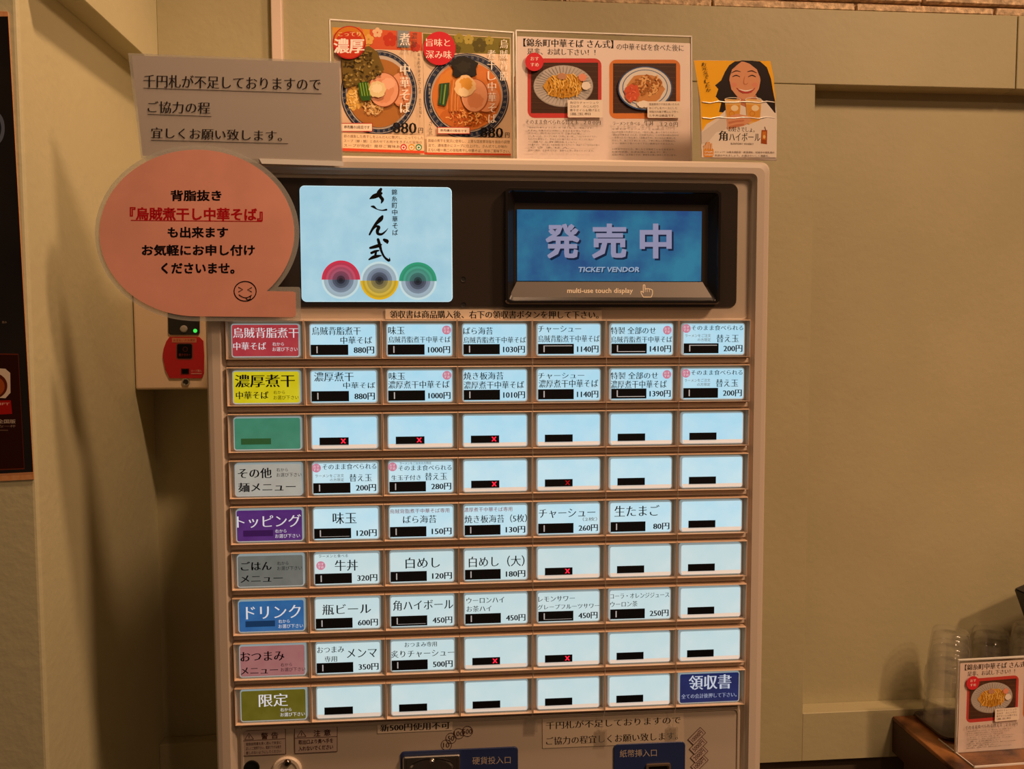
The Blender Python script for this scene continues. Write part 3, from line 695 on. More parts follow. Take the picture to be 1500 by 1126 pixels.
# ------------------------------------------------------------------ acrylic menu stands on top of the machine
def vplane(pL, pR):
    d = (pR - pL); n = Vector((d.y, -d.x, 0)); n = n if n.y < 0 else -n
    return Pl(pL, n)
def stand(name, pl, quad, zb, label, group=None, sheets=(), foot=.05):
    """quad: photo corners TL TR BR BL of the acrylic plate; zb: height it stands on"""
    TL, TR, BR_, BL = [pl(*q) for q in quad]
    BL = BL.copy(); BR_ = BR_.copy()
    BL.z = zb; BR_.z = zb
    root = empty(name, (BL + BR_) / 2, label, 'menu stand')
    n = pl.n; t = .0018
    m = MB()
    for o in (-.0002, -.0032):
        f = [p + n * o for p in (TL, TR, BR_, BL)]
        f0 = [p + n * .0012 * (1 if o > -.001 else -1) for p in f]
        m.add(f + f0, [[0, 3, 2, 1], [4, 5, 6, 7], [0, 1, 5, 4], [1, 2, 6, 5], [2, 3, 7, 6], [3, 0, 4, 7]], M_acr)
    m.build('clear_plate', root)
    m = MB(); e = Vector((0, 0, .0012)); u = (TR - TL).normalized()
    for A, B, w_ in ((TL, TR, e), (BL, TL, u * .0011), (BR_, TR, -u * .0011)):
        w_ = -w_ if w_ is e else w_
        f = [A, B, B + w_, A + w_]; g = [p - n * .0044 + n * .001 for p in f]; f = [p + n * .0012 for p in f]
        m.add(f + g, [[0, 3, 2, 1], [4, 5, 6, 7], [0, 1, 5, 4], [1, 2, 6, 5], [2, 3, 7, 6], [3, 0, 4, 7]], M_edge)
    m.build('polished_edge', root)
    m = MB(); f = [BL + n * foot, BR_ + n * foot, BR_ - n * foot, BL - n * foot]; g = [p + Vector((0, 0, .002)) for p in f]
    m.add(f + g, [[0, 3, 2, 1], [4, 5, 6, 7], [0, 1, 5, 4], [1, 2, 6, 5], [2, 3, 7, 6], [3, 0, 4, 7]], M_acr); m.build('foot_plate', root)
    return root
TOPZ = MT
# stand one is turned: its far end stands deeper on the machine top
pL1 = X(500, 222, .055); pR1 = X(753, 228, .125)
pl1 = vplane(pL1, pR1)
st1 = stand('menu_stand', pl1, [(482, 28), (752, 47), (753, 236), (486, 232)], TOPZ, 'clear stand with two bowl pictures priced 880, propped behind the pale notice', foot=.02)
def lettered(P, lines, x0, x1, y0, dy, h, m_, st='g', tilt=0):
    for i, s in enumerate(lines):
        f = .55 + .45 * min(1, len(s) / max(len(q) for q in lines))
        P.text(s, x0, y0 + i * dy, x0 + (x1 - x0) * f, y0 + i * dy + h, m_, st, tilt=tilt * f)
PB = ink('#24324f'); CRm = ink('#ecd9a8')
def flower(P, cx, cy, r, m_):
    for k in range(5):
        a = 2 * PI * k / 5 - .3; P.ell(cx + r * .55 * math.cos(a), cy + r * .55 * math.sin(a), r * .42, r * .42, m_, n=12)
def blob(P, cx, cy, rx, ry, m_, rough=.12, n=26, seed=0):
    rnd = random.Random(seed); P.poly([(cx + rx * math.cos(2 * PI * k / n) * (1 + rnd.uniform(-rough, rough)), cy + ry * math.sin(2 * PI * k / n) * (1 + rnd.uniform(-rough, rough))) for k in range(n)], m_)
def noodles(P, cx, cy, rx, ry, m1, m2, n, seed, wd=7, horiz=0):
    rnd = random.Random(seed)
    for k in range(n):
        a = rnd.uniform(0, 2 * PI); q = math.sqrt(rnd.random()) * .85
        x, y = cx + rx * q * math.cos(a), cy + ry * q * math.sin(a); d = rnd.uniform(0, PI)
        if horiz: d = PI / 2 + rnd.uniform(-.35, .35)
        l = rnd.uniform(.12, .3) * min(rx, ry) * (2 if horiz else 1)
        bx_, by_ = math.cos(d) * l, math.sin(d) * l
        P.stroke([(x - bx_, y - by_, wd), (x + by_ * .4, y - bx_ * .4, wd), (x + bx_, y + by_, wd)], rnd.choice((m1, m2)), sub=3, round_=False)
def keyring(P, cx, cy, rx, ry, n, m_, skip=lambda a: False):
    for k in range(n):
        a = 2 * PI * k / n
        if skip(a): continue
        x, y = cx + rx * math.cos(a), cy + ry * math.sin(a); t = (-math.sin(a), math.cos(a)); o = (math.cos(a), math.sin(a)); s = 9
        q = lambda u, v: (x + t[0] * u * s + o[0] * v * s, y + t[1] * u * s + o[1] * v * s, 2.2)
        P.stroke([q(-1, 1), q(1, 1), q(1, -1), q(-.3, -1), q(-.3, .2), q(.3, .2)], m_, sub=1, round_=False)
# --- sheet one, left page
lp = [(486.5, 40), (619, 48), (621.5, 227), (496, 223)]
pg = sheet(lp, pl1, .0002, mat('menu_page_peach', (.80, .60, .40), .4)).build('menu_page', st1)
P = Print(crop(pl1, 480, 30, 5.361))
P.poly([(35, 52), (740, 92), (745, 238), (50, 215)], ink('#d8603a')); P.poly([(35, 52), (330, 70), (330, 225), (50, 215)], ink('#dfa03c'))
for (x, y, r, c_) in ((390, 95, 42, '#eec9a0'), (490, 150, 60, '#c83c24'), (610, 190, 50, '#e08a50'), (690, 210, 40, '#c84030'), (320, 150, 45, '#e8b860'), (240, 90, 40, '#e07838')): flower(P, x, y, r, ink(c_))
P.poly([(545, 78), (640, 84), (640, 215), (545, 210)], ink('#8e9aa0'))
P.ell(402, 565, 300, 330, PB, n=60); P.ring(402, 565, 292, 322, 5, ink('#b8b4ac'), n=60)
P.ell(402, 565, 258, 286, ink('#cfc4b8'), n=60); P.ring(402, 565, 262, 290, 5, ink('#b8b4ac'), n=60)
keyring(P, 402, 565, 276, 306, 40, ink('#b8b4ac'))
P.ell(400, 572, 246, 268, ink('#b5793a'), n=50)
blob(P, 215, 610, 75, 95, ink('#e6bb5c'), seed=1); noodles(P, 215, 620, 70, 100, ink('#f0d080'), ink('#d0a040'), 40, 2, 10)
noodles(P, 350, 690, 95, 60, ink('#e8c88c'), ink('#caa060'), 60, 3, 11)
blob(P, 570, 545, 85, 130, ink('#c98058'), .06, seed=4); P.ell(560, 540, 78, 122, ink('#dc9c74'))
P.ell(440, 550, 120, 135, ink('#8c4a2a')); P.ell(434, 548, 116, 130, ink('#e2a482')); blob(P, 430, 560, 80, 90, ink('#d8946e'), .15, seed=6); blob(P, 470, 500, 55, 45, ink('#e9b596'), .15, seed=7)
nor = [(105, 260), (210, 225), (320, 205), (385, 250), (440, 390), (400, 430), (330, 470), (270, 500), (200, 520), (130, 535), (112, 420)]
P.poly(nor, ink('#6e5a22')); rnd = random.Random(5)
for k in range(150):
    x, y = rnd.uniform(118, 420), rnd.uniform(235, 520)
    if x + (y - 235) * .0 < 330 + (y - 235) * .45 and y < 535 - max(0, (x - 200)) * .42: blob(P, x, y, rnd.uniform(6, 16), rnd.uniform(5, 12), ink(rnd.choice(('#8a7434', '#4a3a14', '#a08c4c', '#5c4c1c', '#34280e'))), .35, 8, k)
P.poly([(232, 500), (300, 485), (335, 620), (328, 635), (262, 638), (245, 600)], ink('#2e5a1c'))
for x in (248, 268, 290, 310): P.line(x, 497, x + 18, 600, 9, ink('#7ba436'))
blob(P, 385, 548, 68, 66, ink('#e2d3a0'), .12, seed=9); blob(P, 380, 540, 40, 36, ink('#eee2bc'), .2, seed=10)
WH = ink('#f0ebe0')
P.text('煮', 556, 108, 640, 205, ink('#f0e8e0'), 'M'); P.vtext('濃厚', 672, 100, 225, 48, ink('#5a4038'), 'm')
P.line(598, 238, 598, 330, 4, WH)
P.vtext('中華そば', 600, 345, 740, 78, WH, 'M')
P.vtext('錦糸町中華そばさん式　合行登場', 706, 262, 745, 20, ink('#3c3026'), 'm', dx=14)
P.line(716, 750, 716, 768, 5, ink('#3c3026'))
P.ell(163, 183, 130, 130, ink('#b0181c')); P.ell(163, 178, 118, 118, ink('#c8781e')); P.ell(163, 200, 112, 104, ink('#c0381c'))
P.text('こってり', 77, 100, 252, 135, ink('#e8c890'), 'M'); P.text('濃厚', 40, 152, 282, 268, ink('#f4ece4'), 'B')
P.rect(95, 812, 345, 880, ink('#b02820')); P.rect(95, 818, 340, 874, ink('#efe0cc')); P.text('券売機の2段目です', 122, 830, 322, 856, K, 'b', tilt=4)
P.text('880', 502, 806, 690, 892, K, 'M', tilt=4); P.text('円', 702, 850, 740, 892, K, 'M')
P.rrect(95, 890, 748, 1012, 14, ink('#efd2ae'), ts=.03)
lettered(P, ['節の燻製した煮干しをふんだんに贅沢し、こってりした', 'スープ（鯵・鯖）と合わせてお肉汁をきざんだ旨味の', 'スープが完成！是非ご賞味あれ！！'], 120, 742, 903, 36, 24, ink('#4a3020'), tilt=14)
for x, c_ in ((588, '#c83040'), (650, '#d8a030'), (706, '#3c8c60')): P.ell(x, 1002, 26, 26, ink(c_), n=16); P.ell(x, 1004, 17, 17, WH, n=16); P.ell(x, 1004, 9, 9, ink(c_), n=12)
P.poly([(95, 1008), (750, 1030), (750, 1050), (95, 1030)], ink('#d85030'))
P.build('page_print', pg)
# --- sheet one, right page
rp = [(619.5, 48), (747.5, 55.5), (750.5, 231), (622, 227)]
pg = sheet(rp, pl1, .0002, mat('menu_page_sand', (.82, .62, .42), .4)).build('menu_page', st1)
P = Print(crop(pl1, 610, 40, 5.627))
P.poly([(55, 50), (770, 92), (772, 222), (55, 205)], ink('#7c7428'))
for (x, y, r, c_) in ((430, 100, 45, '#b8a850'), (520, 150, 65, '#5a5218'), (350, 90, 45, '#a09438'), (600, 110, 40, '#a89c40'), (720, 150, 45, '#8c8030'), (330, 180, 40, '#5c5418')): flower(P, x, y, r, ink(c_))
P.ell(412, 568, 352, 352, PB, n=60); P.ring(412, 568, 343, 343, 5, ink('#b8b4ac'), n=60); P.ell(412, 568, 294, 294, ink('#d2b8a0'), n=60)
keyring(P, 412, 568, 318, 318, 44, ink('#b8b4ac'), lambda a: 2.75 < a < 3.6)
P.ring(412, 568, 298, 298, 5, ink('#b8b4ac'), n=60)
P.ell(412, 570, 284, 280, ink('#d8813a'), n=50); blob(P, 300, 480, 130, 120, ink('#e0903c'), .1, seed=2); blob(P, 400, 740, 200, 90, ink('#c8702c'), .1, seed=3)
noodles(P, 400, 745, 200, 75, ink('#e8a860'), ink('#b85c20'), 90, 5, 10)
P.ell(570, 590, 110, 110, ink('#d89468')); P.ell(478, 568, 112, 138, ink('#9c5630')); P.ell(472, 566, 107, 132, ink('#e0a078')); blob(P, 480, 610, 70, 60, ink('#d48c60'), .15, seed=8)
for x in (272, 296, 320, 346): P.stroke([(x + 20, 440, 14), (x + 4, 560, 14), (x, 695, 12)], ink('#c07030')); 
for x in (284, 310, 334): P.stroke([(x + 20, 445, 8), (x + 4, 560, 8), (x, 690, 7)], ink('#e09850'))
nb = [(270, 300), (330, 250), (390, 245), (440, 262), (505, 300), (485, 350), (492, 400), (440, 415), (380, 395), (330, 420), (290, 395), (300, 345)]
P.poly(nb, ink('#1c1a14')); blob(P, 380, 330, 60, 45, ink('#2c281c'), .3, seed=12)
P.poly([(182, 470), (268, 460), (262, 560), (235, 655), (170, 640), (182, 560)], ink('#234a28'))
P.line(235, 475, 215, 640, 12, ink('#7c9c40')); P.line(205, 475, 190, 630, 8, ink('#4a7838'))
blob(P, 398, 490, 88, 88, ink('#e8c690'), .12, seed=13); blob(P, 405, 470, 52, 52, ink('#dca040'), .2, seed=14); blob(P, 380, 540, 40, 36, ink('#efd8ac'), .2, seed=15)
P.vtext('烏賊背脂', 715, 98, 450, 68, WH, 'm'); P.vtext('煮干し中華そば', 612, 185, 800, 70, WH, 'm', dx=8)
P.vtext('錦糸町中華そば', 100, 462, 705, 20, ink('#b8b4ac'), 'm', dx=16)
P.vtext('さん式', 112, 778, 895, 26, ink('#2c2420'), 'm')
P.ell(183, 180, 133, 138, ink('#c8202c')); P.text('旨味と', 72, 100, 272, 163, ink('#f4e8e0'), 'm', tilt=2); P.text('深み味', 70, 196, 284, 262, ink('#f4e8e0'), 'm', tilt=4)
P.rect(166, 826, 436, 884, ink('#b02820')); P.rect(172, 832, 430, 878, ink('#f0dcc8')); P.text('券売機の1段目です', 190, 843, 408, 864, K, 'b', tilt=6)
P.text('880', 518, 828, 708, 912, K, 'M', tilt=4); P.text('円', 722, 872, 760, 914, K, 'M')
P.rrect(78, 905, 772, 1038, 14, ink('#efd2ae'), ts=.02)
lettered(P, ['高級の煮干を贅沢に使用し、上質な国産豚背脂を独自の調理', '法で、濃味豊かにスープに仕上げた、さん式でしか味わ', 'えない唯一無二の背脂煮干し中華そば、是非ご賞味下さい。'], 90, 762, 925, 38, 26, ink('#4a3020'), tilt=12)
P.poly([(60, 1035), (770, 1045), (770, 1060), (60, 1052)], ink('#c84828'))
P.build('page_print', pg)

# --- stand two
def menu_two(P):
    """white menu with a plate of noodles and a bowl of rice; coordinates of its own page 0-1500 x 0-841 system"""
    P.text('【錦糸町中華そば さん式】', 97, 96, 580, 140, K, 'M', tilt=10)
    P.text('の中華そばを食べた後に', 597, 122, 957, 158, K, 'm', tilt=8)
    P.text('是非、お試し下さい！！', 118, 148, 484, 182, K, 'm', tilt=6)
    P.rrect(120, 203, 516, 522, 38, ink('#cf4440'), ts=0); P.rrect(558, 210, 938, 526, 38, ink('#dd8440'))
    wd = ink('#4a3024')
    P.rect(138, 226, 498, 497, wd); P.rect(578, 230, 916, 497, wd)
    for k in range(9):
        y = 238 + k * 29; P.line(138, y, 498, y + 8, 3, ink('#5e4230')); P.line(578, y + 4, 916, y + 10, 3, ink('#5e4230'))
    P.ell(311, 352, 160, 112, ink('#a8a098')); P.ell(311, 350, 156, 108, ink('#c6c0ba'))
    for k in range(44):
        a = 2 * PI * k / 44; P.line(311 + 95 * math.cos(a), 350 + 66 * math.sin(a), 311 + 152 * math.cos(a), 350 + 105 * math.sin(a), 2, ink('#8c8884'))
    blob(P, 312, 352, 106, 66, ink('#d8a038'), .06, seed=21); noodles(P, 312, 352, 100, 58, ink('#ecc060'), ink('#c48c28'), 90, 22, 6, 1)
    blob(P, 302, 302, 24, 18, ink('#b88868'), .15, seed=23); blob(P, 412, 308, 22, 20, ink('#e09070'), .15, seed=24); blob(P, 430, 352, 24, 22, ink('#e4dcd0'), .1, seed=25)
    P.ell(746, 366, 146, 117, ink('#3c5c8c')); P.ell(746, 365, 139, 111, ink('#d4d4d0')); P.ell(746, 363, 122, 97, ink('#52709c')); P.ell(746, 363, 117, 93, ink('#dcd8ce'))
    blob(P, 745, 370, 104, 80, ink('#c88c50'), .08, seed=26); noodles(P, 760, 350, 86, 58, ink('#e2b070'), ink('#a8682c'), 80, 27, 9)
    blob(P, 675, 392, 42, 46, ink('#d05a38'), .15, seed=28); noodles(P, 675, 395, 38, 40, ink('#e87858'), ink('#c04c30'), 14, 29, 6)
    blob(P, 735, 452, 34, 18, ink('#ece4d4'), .15, seed=30)
    P.ell(152, 227, 49, 49, ink('#d03038')); P.text('おす', 132, 200, 176, 220, WH, 'g'); P.text('すめ', 132, 232, 176, 252, WH, 'g')
    P.rrect(330, 430, 518, 524, 8, ink('#e8dccc')); P.rrect(756, 438, 936, 526, 8, ink('#e8dccc'))
    tx = ink('#4c4038')
    lettered(P, ['角切りチャーシュウ', '玉ねぎ　みじん切り', '煮干オイル＆揚げ玉と', '温玉和'], 342, 502, 438, 20, 14, tx); lettered(P, ['国産豚肉ウデ肉を焼いたもの', 'おこげしをベースにした', '特製だれ味で煮込んで作っ', 'た牛丼は絶品です。'], 766, 926, 447, 20, 13, tx)
    P.text('そのまま食べられる替え玉', 105, 535, 388, 560, K, 'm', tilt=1); P.text('２００円', 415, 540, 506, 562, K, 'm', tilt=2)
    P.text('ラーメンと食べる', 571, 545, 716, 565, K, 'm', tilt=2); P.text('牛丼', 737, 543, 790, 568, K, 'm'); P.text('３２０円', 820, 548, 918, 572, K, 'm', tilt=2)
    lettered(P, ['「錦糸町中華そば さん式」の「替え玉」は一味違います！', 'まずは、中華そばとは別に、そのままお召し下さい。', 'さらに、残りのつけ汁で「油そば風」。', '少し食べたら、スープにある「お酢」を一杯、「さわやかテイスト」', 'それでも美味しく、半分くらい食べましたら、スープに投入！', '一層り上昇美味しい。', '※中華そばと「替え玉」のお客様に限りますので、単品でのご注文はお受け', 'できません。', '追加の際は、お手数ですが、食券をお買い求めくださいませ。'], 118, 500, 573, 15.2, 9.5, tx, tilt=3)
    lettered(P, ['中華そば（ラーメン）とお供に！', 'さん式自慢の牛丼がこちら、1日十一食、食べてみてください！', '「錦糸町中華そば さん式」の中華そばに、この牛丼の組み合わせ', '一度食べたら一味も違う「深層派牛丼」のごはんに素材した', '牛なしで、あごで丁寧にとった、丁寧に煮込んだ特製出汁。', 'ぜひ一度味わう食べてみて下さい最高なのでおススメ。', '', '※※数量限定のため、無くなり次第終了となりますので。', 'お客様感謝、お求め頂いて喜んで！す。', '追加の際は、お手数ですが、食券をお買い求めくださいませ。'], 566, 922, 581, 15.2, 9.5, tx, tilt=3)
pL2 = X(758, 228, .06); pR2 = X(1013, 232, .095); pl2 = vplane(pL2, pR2)
st2 = stand('menu_stand', pl2, [(755, 44), (1013, 53), (1014, 240), (757, 236)], TOPZ, 'clear stand on the machine top with a white menu showing noodles and a rice bowl', foot=.02)
pg = sheet([(757.5, 53), (1012, 63.5), (1013, 236), (758, 233)], pl2, .0002, mat('menu_paper_white', (.84, .72, .66), .4)).build('menu_page', st2)
P = Print(crop(pl2, 740, 30, 3.6585)); menu_two(P); P.build('page_print', pg)

# --- small whisky highball card (curved card stock, with a waving lower edge)
pL3 = X(1020, 232, .015); pR3 = X(1133, 236, .035); pl3 = vplane(pL3, pR3)
root = empty('advertising_card', pl3(1078, 236), 'yellow and white advert card of a smiling dark-haired woman holding two drinks', 'card')
def bend(x, y, o=0):
    v = max(0, min(1, (238 - y) / 150)); return pl3(x, y, o)
def L3(t): return 1015.5 + (3 + 9 * (t ** .6)) * (1 if t > 0 else 1) * (t > 0)
def R3(t): return 1128.5 + 9.5 * min(1, (t * 1.8)) ** .8 * (t > 0) - (1.5 * max(0, t - .6))
m = MB(); N = 24; vs = []; 
for k in range(N + 1):
    t = k / N; yl = 88 + 144 * t; yr = 89.5 + 146 * t
    for j in range(5): 
        u = j / 4; vs.append(bend(L3(t) + (R3(t) - L3(t)) * u, yl + (yr - yl) * u))
bk = [v - pl3.n * .0005 for v in vs]; fs = []
for k in range(N):
    for j in range(4):
        a = k * 5 + j; fs.append([a, a + 5, a + 6, a + 1]); q = len(vs) + a; fs.append([q, q + 1, q + 6, q + 5])
n_ = len(vs); per = [k * 5 for k in range(N + 1)] + [N * 5 + j for j in range(1, 5)] + [k * 5 + 4 for k in range(N - 1, -1, -1)] + [j for j in range(3, 0, -1)]
for i in range(len(per)): a, b = per[i], per[(i + 1) % len(per)]; fs.append([a, n_ + a, n_ + b, b])
M_gl = mat('glossy_card', (.80, .72, .66), .18, coat=.5); m.add(vs + bk, fs, M_gl, True); cdm = m.build('card_stock', root)
c3 = crop(bend, 740, 30, 3.6585)
P = Print(c3)
def bpoly(pts, m_, n=14):
    P.poly(pts, m_)
def el(cx, cy, rx, ry): return [(cx + rx * math.cos(2 * PI * k / 28), cy + ry * math.sin(2 * PI * k / 28)) for k in range(28)]
yb_ = [(1012, 214), (1421, 216), (1440, 330), (1448, 480), (1300, 470), (1180, 480), (1052, 600), (1050, 500), (1030, 350)]
bpoly([(1012, 214), (1421, 217), (1438, 300), (1448, 420), (1448, 480), (1052, 600), (1050, 560), (1046, 430), (1030, 330)], ink('#f2b414'), 24)
HR = ink('#1e1210'); SK = ink('#d99a72'); SK2 = ink('#c47c58')
P.poly([(1200, 240), (1230, 219), (1300, 215), (1365, 219), (1402, 250), (1424, 310), (1434, 370), (1446, 430), (1449, 495), (1405, 502), (1380, 470), (1190, 470), (1172, 494), (1146, 490), (1158, 440), (1128, 408), (1142, 368), (1124, 348), (1158, 320), (1178, 275)], HR)
bpoly([(1190, 470), (1240, 430), (1270, 410), (1340, 405), (1400, 440), (1448, 500), (1452, 735), (1052, 733), (1050, 600), (1080, 555), (1140, 520)], ink('#e6dccf'), 24)
bpoly([(1245, 400), (1345, 400), (1352, 440), (1300, 470), (1235, 440)], SK2)
P.poly([(1197, 300), (1204, 262), (1228, 232), (1262, 220), (1300, 222), (1338, 240), (1362, 275), (1368, 320), (1360, 365), (1338, 402), (1306, 424), (1276, 424), (1240, 404), (1212, 368)], SK)
P.poly([(1197, 345), (1186, 300), (1196, 250), (1226, 222), (1275, 214), (1248, 234), (1216, 262), (1204, 300)], HR); P.poly([(1262, 214), (1330, 216), (1372, 250), (1388, 310), (1384, 390), (1366, 372), (1368, 310), (1348, 262), (1310, 232)], HR)
P.ell(1225, 345, 16, 12, ink('#dc8e70'), n=14); P.ell(1338, 345, 16, 12, ink('#dc8e70'), n=14)
for x, s_ in ((1237, 1), (1322, -1)):
    P.stroke([(x - 20, 302, 3), (x, 294, 6), (x + 20, 302, 3)], HR); P.stroke([(x - 24, 278 + 3 * s_, 3), (x, 270, 6), (x + 24, 278 - 3 * s_, 3)], ink('#4a2c1c'))
P.stroke([(1283, 300, 2), (1278, 335, 4), (1290, 342, 5), (1300, 336, 3)], SK2)
P.stroke([(1240, 362, 3), (1262, 380, 9), (1290, 386, 11), (1318, 380, 9), (1338, 362, 3)], ink('#b8443c')); P.stroke([(1250, 368, 2), (1290, 378, 7), (1328, 368, 2)], ink('#f4ece0'))
bpoly([(1052, 600), (1190, 500), (1200, 560), (1120, 640), (1052, 660)], ink('#d4c8bc'))
for x0_, x1_ in ((1175, 1262), (1285, 1372)):
    bpoly([(x0_, 420), (x1_, 425), (x1_ - 8, 560), (x0_ + 14, 555)], ink('#e4b868')); bpoly([(x0_ + 4, 450), (x1_ - 4, 455), (x1_ - 10, 545), (x0_ + 16, 540)], ink('#dc9c38'))
    P.ring((x0_ + x1_) / 2, 424, 44, 12, 3, WH, n=20); P.ring((x0_ + x1_) / 2 - 6, 500, 15, 15, 3, ink('#c87820'), n=14)
    bpoly(el((x0_ + x1_) / 2 + 10, 470, 20, 16), ink('#f0dcb0'), 8)
bpoly([(1185, 520), (1240, 500), (1300, 512), (1320, 540), (1250, 580), (1190, 590)], SK)
for k in range(4): P.stroke([(1195 + k * 4, 538 + k * 11, 11), (1240, 530 + k * 11, 12), (1275, 526 + k * 11, 9)], SK2 if k % 2 else SK)
bpoly([(1052, 690), (1130, 600), (1300, 560), (1452, 500), (1452, 735), (1052, 733)], ink('#e6dccf'))
P.vtext('お元気でしたか', 1062, 224, 385, 26, K, 'm', dx=28)
P.text('お好きでしょ。', 1195, 568, 1335, 596, K, 'm', tilt=4); P.text('角', 1142, 592, 1190, 646, K, 'M'); P.text('ハイボール', 1198, 602, 1365, 646, K, 'm', tilt=2)
P.text('SUNTORY WHISKY', 1206, 656, 1330, 666, ink('#6c5c50'), 'b', tilt=2)
bpoly([(1372, 588), (1402, 588), (1400, 664), (1368, 660)], ink('#a04a14')); bpoly([(1376, 596), (1396, 596), (1394, 640), (1374, 638)], ink('#c87828')); P.line(1388, 570, 1394, 590, 4, ink('#602c0c')); P.ell(1386, 624, 7, 10, ink('#e8c880'), n=12)
P.rrect(1060, 686, 1114, 732, 10, ink('#d88c10'))
for x, t_ in ((1066, 672), (1078, 658), (1090, 656), (1102, 664)): P.stroke([(x, 692, 9), (x, t_, 9)], ink('#d88c10')); P.line(x, 694, x, t_, 2, WH)
P.text('STOP!', 1066, 700, 1108, 712, WH, 'b'); P.text('未成年者飲酒', 1064, 716, 1110, 726, WH, 'b')
lettered(P, ['ストップ！20歳未満飲酒・飲酒運転。妊娠中や授乳期の', '飲酒はやめましょう。お酒はおいしく適量を。'], 1120, 1440, 700, 18, 11, ink('#5c4c44'), tilt=3)
P.build('card_print', cdm)
for y in (437, 521):  # thin white tubes stand in for the highlights along two creases
    m = MB(); m.tube([c3(1055 + k * 43, y + 4 * math.sin(k * 2.1) + (2 if k % 2 else 0), .0004) for k in range(10)], .0007, M_edge, 6); m.build('crease_highlight', root)

# ------------------------------------------------------------------ payment reader on the wall in the gap
yd = .235
a = X(203.5, 300, yd); b = X(309, 570, yd)
xl_ = XW + .001; xr_ = b.x + .01; zt_ = Z0 + .10; zb_ = X(250, 570.5, yd).z
root = empty('payment_reader', ((xl_ + xr_) / 2, .26, zb_), 'cream wall box with a red panel and green lamp between wall and vending machine', 'card reader')
m = MB(); m.box(xl_, xr_, yd, D - .0005, zb_, zt_, mat('cream_plastic', (.72, .56, .38), .4), .003, 3); m.build('casing', root)
cp = crop(yplane(yd), 180, 430, 5.925)
def dplate(name, pts, m_, t=.0015):
    m = MB(); f = [cp(x, y, t) for x, y in pts]; g = [cp(x, y, 0) for x, y in pts]; n = len(pts)
    m.add(f + g, [list(range(n))[::-1]] + [[i, (i + 1) % n, n + (i + 1) % n, n + i] for i in range(n)], m_); return m.build(name, root)
dplate('display_window', [(395, 150), (668, 150), (668, 340), (655, 356), (415, 358), (398, 342)], mat('reader_black', (.01, .01, .012), .2))
rp_ = dplate('red_panel', [(408, 375), (665, 375), (700, 410), (708, 540), (705, 690), (688, 733), (408, 733), (372, 660), (350, 550), (356, 480), (380, 415)], mat('red_plastic', (.42, .01, .015), .35))
P = Print(cp, base=.0017)
P.rect(430, 385, 642, 423, ink('#b87a58')); P.text('お支払い方法選択', 442, 392, 632, 416, ink('#8c3020'), 'b')
P.rrect(466, 428, 612, 572, 20, ink('#704038')); P.rrect(474, 436, 604, 564, 16, ink('#0c0808')); P.text('電子マネー', 490, 520, 590, 542, ink('#803028'), 'g'); P.ring(545, 482, 22, 22, 5, ink('#50201c'), n=18)
P.rect(508, 648, 580, 700, ink('#58201c')); P.rect(516, 654, 574, 694, ink('#060404')); P.text('カード挿入', 596, 658, 688, 680, ink('#c89080'), 'b'); P.rect(596, 690, 688, 697, ink('#c89080'))
P.build('panel_print', rp_)
m = MB(); c = cp(533, 306, .0015); m.loft([[(c.x + r_ * math.cos(2 * PI * i / 20), c.y - y_, c.z + r_ * math.sin(2 * PI * i / 20)) for i in range(20)] for r_, y_ in ((.0048, 0), (.0045, .0015), (.003, .002))], mat('grey_button', (.3, .28, .24), .4)); m.build('round_button', root)
m = MB(); c = cp(631, 322, .0015); m.loft([[(c.x + r_ * math.cos(2 * PI * i / 16), c.y - y_, c.z + r_ * math.sin(2 * PI * i / 16)) for i in range(16)] for r_, y_ in ((.0026, 0), (.0022, .0012), (.001, .0016))], mat('green_led', '#0a4010', .3, emit=1.1, ecol='#40e050')); m.build('green_lamp', root)
m = MB(); c = cp(548, 766, 0); m.loft([[(c.x + r_ * math.cos(2 * PI * i / 20), c.y - y_, c.z + r_ * math.sin(2 * PI * i / 20)) for i in range(20)] for r_, y_ in ((.0054, 0), (.0050, .0015), (.0036, .0015), (.003, .0004))], M_steel, mcap=M_blk); m.build('key_lock', root)

# ------------------------------------------------------------------ poster on the return wall
yp = -.0125
pp = Pl((0, yp - .0012, 0), (0, -1, 0))
root = empty('wall_poster', pp(10, 700), 'large dark poster with orange edging on the wall beside the corner', 'poster')
sheet([(-260, 4), (11.5, 17), (49.5, 702), (-240, 716)], pp, .0010, mat('poster_orange', (.62, .28, .10), .4, noise=.6, nscale=220, col2='#d8a070')).build('poster_sheet', root)
P = Print(pp)
P.poly([(-258, 26), (12, 38 - 14), (49, 694), (-238, 708)][:4], ink('#c08860')); 
P.poly([(-258, 26), (11.6, 24), (48.6, 691), (-238, 706)], mat('poster_black', (.010, .007, .006), .25, noise=.5, nscale=12))
MR_ = ink('#2e100a')
P.poly([(-200, 515), (27, 518), (36, 687), (-196, 696)], ink('#6a2c18')); P.poly([(-199, 516.5), (26.4, 519.5), (35.2, 685.5), (-195, 694)], MR_)
P.ell(-6, 188, 13, 24, ink('#5c6478')); P.ell(-8, 188, 10, 18, ink('#20242c'))
P.text('極み', 3, 470, 10, 473.5, ink('#8c7c6c'), 'g')
P.poly([(-60, 536), (8, 540), (15, 546), (15.5, 575), (8, 583), (-58, 580)], ink('#d8c8b4')); P.ell(-10, 565, 21, 19, ink('#5c2410')); P.ell(-10, 566, 17, 15, ink('#9c4c20'))
P.poly([(-60, 588), (16, 586), (18, 606), (-60, 610)], ink('#a01810')); P.text('贅沢GIFT', -30, 589, 14, 593.5, ink('#d8a090'), 'b')
P.text('家最高全国版', -30, 614, 23, 620, ink('#b8a898'), 'b'); P.text('ふわふわな一杯', -36, 622, 23, 626, ink('#907868'), 'g')
P.rect(-24, 629, 12, 631, ink('#5c4438'))
P.build('poster_print', root)

